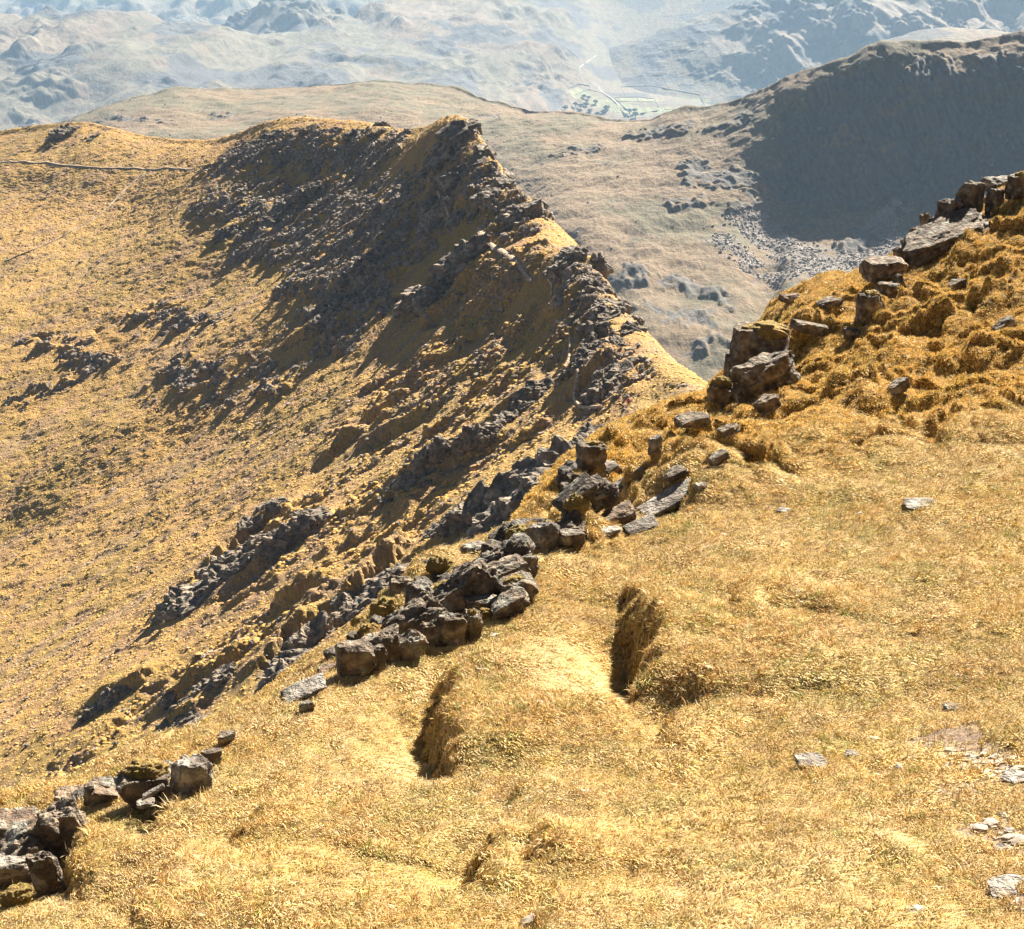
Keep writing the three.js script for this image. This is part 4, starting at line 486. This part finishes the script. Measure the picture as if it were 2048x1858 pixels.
{ // gravel worn out of the path
  const r = rng(77), N = 1500, im = new THREE.InstancedMesh(facets(roughRock(900, 2, 0.25, 0.5)), plainStone, N), patch = strokes(near, [[45, [1900, 1510], [2030, 1560]], [28, [1960, 1650], [2050, 1690]], [16, [2020, 1800], [2060, 1820]], [14, [1780, 1530], [1830, 1520]]]);
  near.scatter(N, r, (x, y, z) => patch(x, y, z, 0.4 * noise(x * 3, 1, z * 3)) ** 2 + 0.004, (i, p, n) => { const s = 0.006 + 0.016 * r() ** 3; lie(im, i, [p[0], p[1] + s * 0.4, p[2]], n, s * (1 + r()), s * 0.7, s * (1 + r()), r() * 6, 0.2); const b = 0.75 + 0.5 * r(); im.setColorAt(i, C4.setRGB(0.3 * b, 0.24 * b, 0.18 * b)); });
  put(im, 'gravel', 'loose pale gravel worn out of the trodden turf', 'gravel', 'stuff');
}

{ // smaller rocks wedged between the blocks: nothing tells them apart
  const r = rng(909), kinds = [0, 1, 2, 3, 4].map(k => finish(roughRock(700 + k, 12, 0.28, 0.5, 0.03), [1, 0.8, 0.9], stoneColor(['brown', 'grey', 'grey', 'brown', 'rust'][k], k * 7), 0.5));
  const fill = (n, list, label, group, lo, hi) => { const m = strokes(near, list, 0.3); near.scatter(n, r, (x, y, z) => m(x, y, z) ** 2, (i, p) => { const b = new THREE.Mesh(kinds[Math.floor(r() * 5)], rockMat), s = lo + (hi - lo) * r() ** 2; b.position.set(p[0], p[1] + 0.1 * s, p[2]); b.scale.set(s * (0.8 + 0.7 * r()), s * (0.6 + 0.7 * r()), s * (0.8 + 0.6 * r())); b.rotation.set(0.6 * (r() - 0.5), r() * 6.3, 0.9 * (r() - 0.5)); put(b, 'wedged_rock', label, 'rock', null, group); }); };
  fill(44, [[42, [700, 1300], [800, 1240], [900, 1170], [1000, 1110], [1060, 1080]]], 'small broken rock wedged in the rock band behind the turf', 'small rocks of the rock band', 0.08, 0.3);
  fill(18, [[26, [40, 1720], [140, 1620]], [24, [210, 1585], [330, 1580]]], 'small broken rock wedged in the lower left outcrop', 'small rocks of the lower left outcrop', 0.06, 0.2);
  fill(16, [[22, [1110, 1050], [1180, 960]], [16, [1200, 1050], [1300, 1000]]], 'small broken rock among slabs of the mossy outcrop', 'small rocks of the mossy outcrop', 0.1, 0.3);
  fill(10, [[14, [1820, 500], [1990, 400]], [10, [1480, 770], [1560, 740]]], 'small broken rock below the right skyline blocks', 'small rocks of the right skyline', 0.15, 0.45);
}

// ================================================================ CRAGS OF THE RIDGE
ridge.view = null;
{
  const mat = surface(rockTint, rockBump, 6, 0.9), kinds = [0, 1, 2, 3, 4, 5].map(k => finish(roughRock(1200 + k, 10, 0.5, 0.35, 0.045), [1, 1, 1], stoneColor('brown', 3 + k * 5), 0.5));
  const P = [[872, 244, 944, 292, 'dark crag crowning the sharp ridge peak'], [838, 284, 926, 352, 'broad dark crag on the left face of the peak'], [932, 288, 990, 345, 'dark crag on the right edge just below the peak'], [978, 338, 1040, 400, 'crag halfway down the right edge below the peak'], [1036, 392, 1092, 448, 'crag low on the right edge above the grassy dip'], [850, 350, 925, 430, 'dark crag above the zigzag path'], [905, 395, 985, 450, 'long dark crag right of the zigzag path'], [1098, 500, 1166, 556, 'dark round knoll on the ridge crest'], [1150, 545, 1215, 625, 'dark crag just right of the crest knoll'], [1196, 580, 1262, 650, 'steep dark crag on the sunny right flank'], [1230, 630, 1290, 690, 'small crag low on the sunny right flank'],
    [850, 500, 955, 590, 'large dark crag left of the wide path'], [800, 570, 890, 640, 'dark crag below the large one left of the path'], [512, 1032, 640, 1112, 'biggest dark crag in the middle of the grass flank'], [430, 1085, 525, 1160, 'dark crag down left of the biggest flank crag'], [340, 1150, 440, 1232, 'lowest crag of the three on the grass flank'], [488, 1008, 560, 1058, 'dark crag at the upper tip of the flank crags'], [545, 1285, 645, 1372, 'dark crag just above the pale layered slab'], [330, 1350, 462, 1412, 'long low crag above the mossy ledge'], [170, 1382, 252, 1432, 'dark crag on the lowest left grass slope'], [292, 1432, 402, 1492, 'dark low crag just above the lower left turf'], [690, 1150, 795, 1240, 'shadowed crag directly left of the rock band'], [960, 930, 1130, 1050, 'wide shadowed cliff behind the long tilted slab'], [860, 1010, 960, 1075, 'shadowed crag above the band skyline'], [1130, 860, 1200, 920, 'dark crag beyond the tall brown block'], [96, 254, 152, 284, 'small dark crag on the far left summit'], [176, 268, 200, 282, 'smallest crag right of the far left summit'],
    [480, 265, 560, 290, 'dark crag on the left skyline of the scree knoll'], [700, 246, 775, 275, 'dark crag on the right skyline of the scree knoll'], [590, 248, 640, 268, 'dark crag in the middle skyline of the scree knoll'], [500, 436, 560, 470, 'dark outcrop in the middle of the left scree'], [575, 380, 640, 408, 'dark outcrop high in the left scree'], [430, 455, 470, 480, 'dark outcrop on the lower left scree edge'], [560, 545, 620, 580, 'dark outcrop at the scree tongue'], [690, 520, 750, 560, 'dark outcrop in the right scree'], [640, 600, 700, 640, 'dark outcrop at the lower end of the scree'], [1120, 690, 1190, 760, 'dark rocky step beside the winding path'], [1180, 740, 1260, 800, 'dark rocky step above the saddle'], [760, 950, 860, 1000, 'long dark ledge low on the ridge flank'], [930, 830, 1020, 890, 'dark ledge below the winding path'], [820, 880, 900, 930, 'dark ledge in the middle of the lower flank'], [1020, 770, 1090, 830, 'dark ledge left of the winding path']];
  const peakKinds = [0, 1, 2].map(k => finish(roughRock(1300 + k, 10, 0.24, 0.5, 0.03), [1, 1, 1], stoneColor('brown', 60 + k * 5), 0.5));
  const r = rng(31);
  P.forEach(([x0, y0, x1, y1, label], i) => { // broken bands that run down the slope: each crag is several faces of rock
    const t = new THREE.Group(), c = ridge.spot((x0 + x1) / 2, (y0 + y1) / 2), px = toView(...c)[2] / F, w = (x1 - x0) * px, h = (y1 - y0) * px, n = i < 7 ? 5 : 8; t.position.set(...c);
    for (let q = 0; q < n; q++) { const f = (q + 0.5) / n, k = ridge.find(mix(x0, x1, f) + 0.12 * (x1 - x0) * (r() - 0.5), mix(y1, y0, f) + 0.45 * (y1 - y0) * (r() - 0.5)), N = [ridge.N[k], ridge.N[k + 1], ridge.N[k + 2]], z = (0.7 + 0.6 * r()) * Math.min(w, h * 1.3);
      const m = new THREE.Mesh(i < 7 ? peakKinds[q % 3] : kinds[(i + q) % 6], mat); m.name = 'rock_face'; m.scale.set(z * 0.62, z * (0.36 + 0.2 * r()), z * 0.5); m.position.set(ridge.P[k] - c[0] - N[0] * z * 0.08, ridge.P[k + 1] - c[1] - N[1] * z * 0.08, ridge.P[k + 2] - c[2] - N[2] * z * 0.08);
      A4.set(...N).lerp(UP, 0.4).normalize(); m.quaternion.setFromUnitVectors(UP, A4).multiply(Y4.setFromAxisAngle(UP, r() * 1.2 - 0.6)); t.add(m); }
    put(t, 'crag', label, 'crag'); });
}
// ================================================================ THE VALLEY: dry stone walls, a lane, trees
leftFell.view = null; spurFell.view = null;
{
  const wallMat = new THREE.MeshStandardMaterial({ color: new THREE.Color().setRGB(0.1, 0.1, 0.1), roughness: 0.95 });
  const drop = (x, y) => { const a = leftFell.find(x, y), b = spurFell.find(x, y), va = toView(leftFell.P[a], leftFell.P[a + 1], leftFell.P[a + 2]), vb = toView(spurFell.P[b], spurFell.P[b + 1], spurFell.P[b + 2]); const s = Math.hypot(vb[0] - x, vb[1] - y) < 12 && vb[2] < va[2] ? [spurFell, b] : [leftFell, a]; const q = at(x, y, -s[0].P[s[1] + 2]); return q; };
  const lane = (pts, wide, high) => { const w = []; for (let i = 0; i < pts.length - 1; i++) for (let k = 0; k < 6; k++) w.push(drop(mix(pts[i][0], pts[i + 1][0], k / 6), mix(pts[i][1], pts[i + 1][1], k / 6))); w.push(drop(...pts[pts.length - 1]));
    const pos = [], idx = []; w.forEach((p, i) => { const a = w[Math.max(0, i - 1)], b = w[Math.min(w.length - 1, i + 1)], dx = b[0] - a[0], dz = b[2] - a[2], L = Math.hypot(dx, dz) || 1, sx = -dz / L * wide / 2, sz = dx / L * wide / 2; for (const [u, y] of [[-1, -6], [-1, high], [1, high], [1, -6]]) pos.push(p[0] + sx * u, p[1] + y, p[2] + sz * u); if (i) { const o = (i - 1) * 4; for (let k = 0; k < 3; k++) idx.push(o + k, o + k + 1, o + 4 + k, o + k + 1, o + 5 + k, o + 4 + k); } });
    const g = new THREE.BufferGeometry(); g.setAttribute("position", new THREE.Float32BufferAttribute(pos, 3)); g.setIndex(idx); return facets(g); };
  const W9 = [['dry stone wall along the top of the valley fields', [1242, 174], [1301, 172], [1399, 190], [1413, 217]], ['short dry stone wall down from the top field corner', [1242, 174], [1251, 192]], ['dry stone wall along the middle valley fields', [1225, 196], [1275, 194], [1308, 198], [1318, 215]], ['dry stone wall just below the middle field wall', [1232, 203], [1306, 204]], ['shortest dry stone wall joining two field walls', [1274, 194], [1278, 204]], ['curved dry stone wall round the small valley paddock', [1137, 177], [1158, 168], [1178, 172], [1180, 179]], ['dry stone wall on the left side of the lane', [1151, 191], [1175, 179], [1206, 187], [1223, 198], [1252, 231]], ['dry stone wall on the right side of the lane', [1228, 196], [1264, 229]], ['dry stone wall along the lowest valley fields', [1280, 227], [1330, 219], [1413, 217]]];
  for (const [label, ...p] of W9) put(new THREE.Mesh(lane(p, 2.2, 2), wallMat), 'field_wall', label, 'wall');
  put(new THREE.Mesh(lane([[1192, 111], [1158, 135], [1168, 153], [1197, 174], [1204, 184], [1226, 198], [1258, 232]], 4, 1.2), new THREE.MeshStandardMaterial({ color: new THREE.Color().setRGB(0.45, 0.41, 0.36), roughness: 0.95 })), 'lane', 'pale lane winding up the far green valley', 'road', 'structure');
  const leafMat = new THREE.MeshStandardMaterial({ color: new THREE.Color().setRGB(0.15, 0.15, 0.11), roughness: 0.95, side: THREE.DoubleSide }), barkMat = new THREE.MeshStandardMaterial({ color: new THREE.Color().setRGB(0.1, 0.08, 0.06), roughness: 0.95 });
  const tree = (seed) => { const r = rng(seed), t = new THREE.Group(), lv = []; for (let i = 0; i < 420; i++) { const g = new THREE.PlaneGeometry(2.2, 2.2); const a = r() * 6.283, u = r() * 2 - 1, q = Math.cbrt(r()) * (0.75 + 0.4 * noise(a, u * 2, seed)); g.rotateX(r() * 6); g.rotateY(r() * 6); g.translate(Math.cos(a) * Math.sqrt(1 - u * u) * 9 * q, 14 + u * 8 * q, Math.sin(a) * Math.sqrt(1 - u * u) * 9 * q); lv.push(g); }
    const crown = new THREE.Mesh(mergeGeometries(lv), leafMat), trunk = new THREE.Mesh(new THREE.CylinderGeometry(0.7, 1.2, 14, 7).translate(0, 6, 0), barkMat); crown.name = 'crown'; trunk.name = 'trunk'; t.add(trunk, crown); return t; };
  const kinds = [tree(1), tree(2), tree(3)];
  [[1191, 208, 1.2, 'lone rounded tree in the middle of the green field'], [1213, 222, 1.5, 'tallest tree by the valley stream'], [1208, 229, 1.3, 'tree leaning against the tallest valley tree'], [1168, 197, 1.2, 'dark tree below the paddock wall'], [1177, 199, 1.0, 'small tree right of the dark paddock tree'], [1130, 221, 1.3, 'tree at the left end of the valley floor'], [1151, 213, 1.2, 'tree left of the valley thicket'], [1161, 217, 1.3, 'tree in the middle of the valley thicket'], [1172, 214, 1.3, 'tree at the right end of the valley thicket'], [1160, 226, 1.2, 'low tree below the valley thicket'], [1180, 226, 1.1, 'tree between thicket and tallest valley tree'], [1194, 233, 1.2, 'tree at the skyline edge of the near fell'], [1259, 226, 1.2, 'left tree of the pair at the lane end'], [1269, 225, 1.1, 'right tree of the pair at the lane end'], [1271, 235, 1.4, 'round tree below the lane end']].forEach(([x, y, s, label], i) => { const p = drop(x, y), t = kinds[i % 3].clone(); t.position.set(p[0], p[1] - 2, p[2]); t.scale.set(s * 1.5, s * 1.0, s * 1.5); t.rotation.y = i; put(t, 'tree', label, 'tree', null, 'valley trees'); });
}
// ================================================================ the walker in red on the saddle
{
  const k = ridge.find(1255, 812), foot = [ridge.P[k], ridge.P[k + 1], ridge.P[k + 2]];
  const cap = (a, b, ra, rb) => (x, y, z) => { const dx = b[0] - a[0], dy = b[1] - a[1], dz = b[2] - a[2], t = Math.max(0, Math.min(1, ((x - a[0]) * dx + (y - a[1]) * dy + (z - a[2]) * dz) / (dx * dx + dy * dy + dz * dz))); return Math.hypot(x - a[0] - t * dx, y - a[1] - t * dy, z - a[2] - t * dz) - mix(ra, rb, t); };
  const arms = [-1, 1].flatMap(s => [cap([0.17 * s, 1.4, 0], [0.25 * s, 1.12, 0.03], 0.055, 0.045), cap([0.25 * s, 1.12, 0.03], [0.23 * s, 0.88, -0.08], 0.045, 0.032)]), torso = [cap([0, 0.95, 0], [0, 1.3, 0.02], 0.14, 0.17), cap([-0.13, 1.38, 0], [0.13, 1.38, 0], 0.08, 0.08)];
  const body = [...arms, ...torso, ...[-1, 1].flatMap(s => [cap([0.09 * s, 0.92, 0], [0.11 * s, 0.5, 0.04 * s], 0.1, 0.065), cap([0.11 * s, 0.5, 0.04 * s], [0.12 * s, 0.08, 0.1 * s], 0.06, 0.045), cap([0.12 * s, 0.05, 0.1 * s], [0.12 * s, 0.04, 0.1 * s - 0.15], 0.05, 0.04)]), cap([0, 1.42, 0], [0, 1.52, -0.01], 0.055, 0.055), cap([0, 1.6, -0.02], [0, 1.66, -0.01], 0.1, 0.105)];
  const solid = (parts, grow, n) => { const mc = new MarchingCubes(n, new THREE.MeshStandardMaterial(), false, false, 60000), f = mc.field; mc.isolation = 0; for (let z = 0; z < n; z++) for (let y = 0; y < n; y++) for (let x = 0; x < n; x++) { const X = (x / n * 2 - 1) * 0.95, Y = (y / n * 2 - 1) * 0.95 + 0.88, Z = (z / n * 2 - 1) * 0.95; let d = 9; for (const c of parts) { const e = c(X, Y, Z), h = Math.max(0, 0.05 - Math.abs(d - e)) / 0.05; d = Math.min(d, e) - h * h * 0.0125; } f[x + y * n + z * n * n] = -(d - grow); }
    mc.update(); const g = new THREE.BufferGeometry(), c = mc.count; g.setAttribute('position', new THREE.BufferAttribute(mc.positionArray.slice(0, c * 3), 3)); g.setAttribute('normal', new THREE.BufferAttribute(mc.normalArray.slice(0, c * 3), 3)); g.scale(0.95, 0.95, 0.95); g.translate(0, 0.88, 0); return g; };
  const dye = (r, g, b) => new THREE.MeshStandardMaterial({ color: new THREE.Color().setRGB(r, g, b), roughness: 0.8, side: THREE.DoubleSide });
  const t = new THREE.Group(), pieces = [['body', solid(body, 0, 56), dye(0.12, 0.1, 0.1)], ['jacket', solid([...arms, ...torso], 0.02, 56), dye(0.6, 0.03, 0.03)], ['hair', solid([cap([0, 1.64, 0.02], [0, 1.68, 0.01], 0.1, 0.1)], 0.012, 56), dye(0.05, 0.035, 0.025)]];
  for (const [n, g, m] of pieces) { const o = new THREE.Mesh(g, m); o.name = n; t.add(o); }
  t.position.set(foot[0], foot[1] + 0.02, foot[2]); t.rotation.y = 0.5; put(t, 'person', 'person in a red jacket standing on the rocky saddle', 'person');
}
renderer.render(scene, camera);
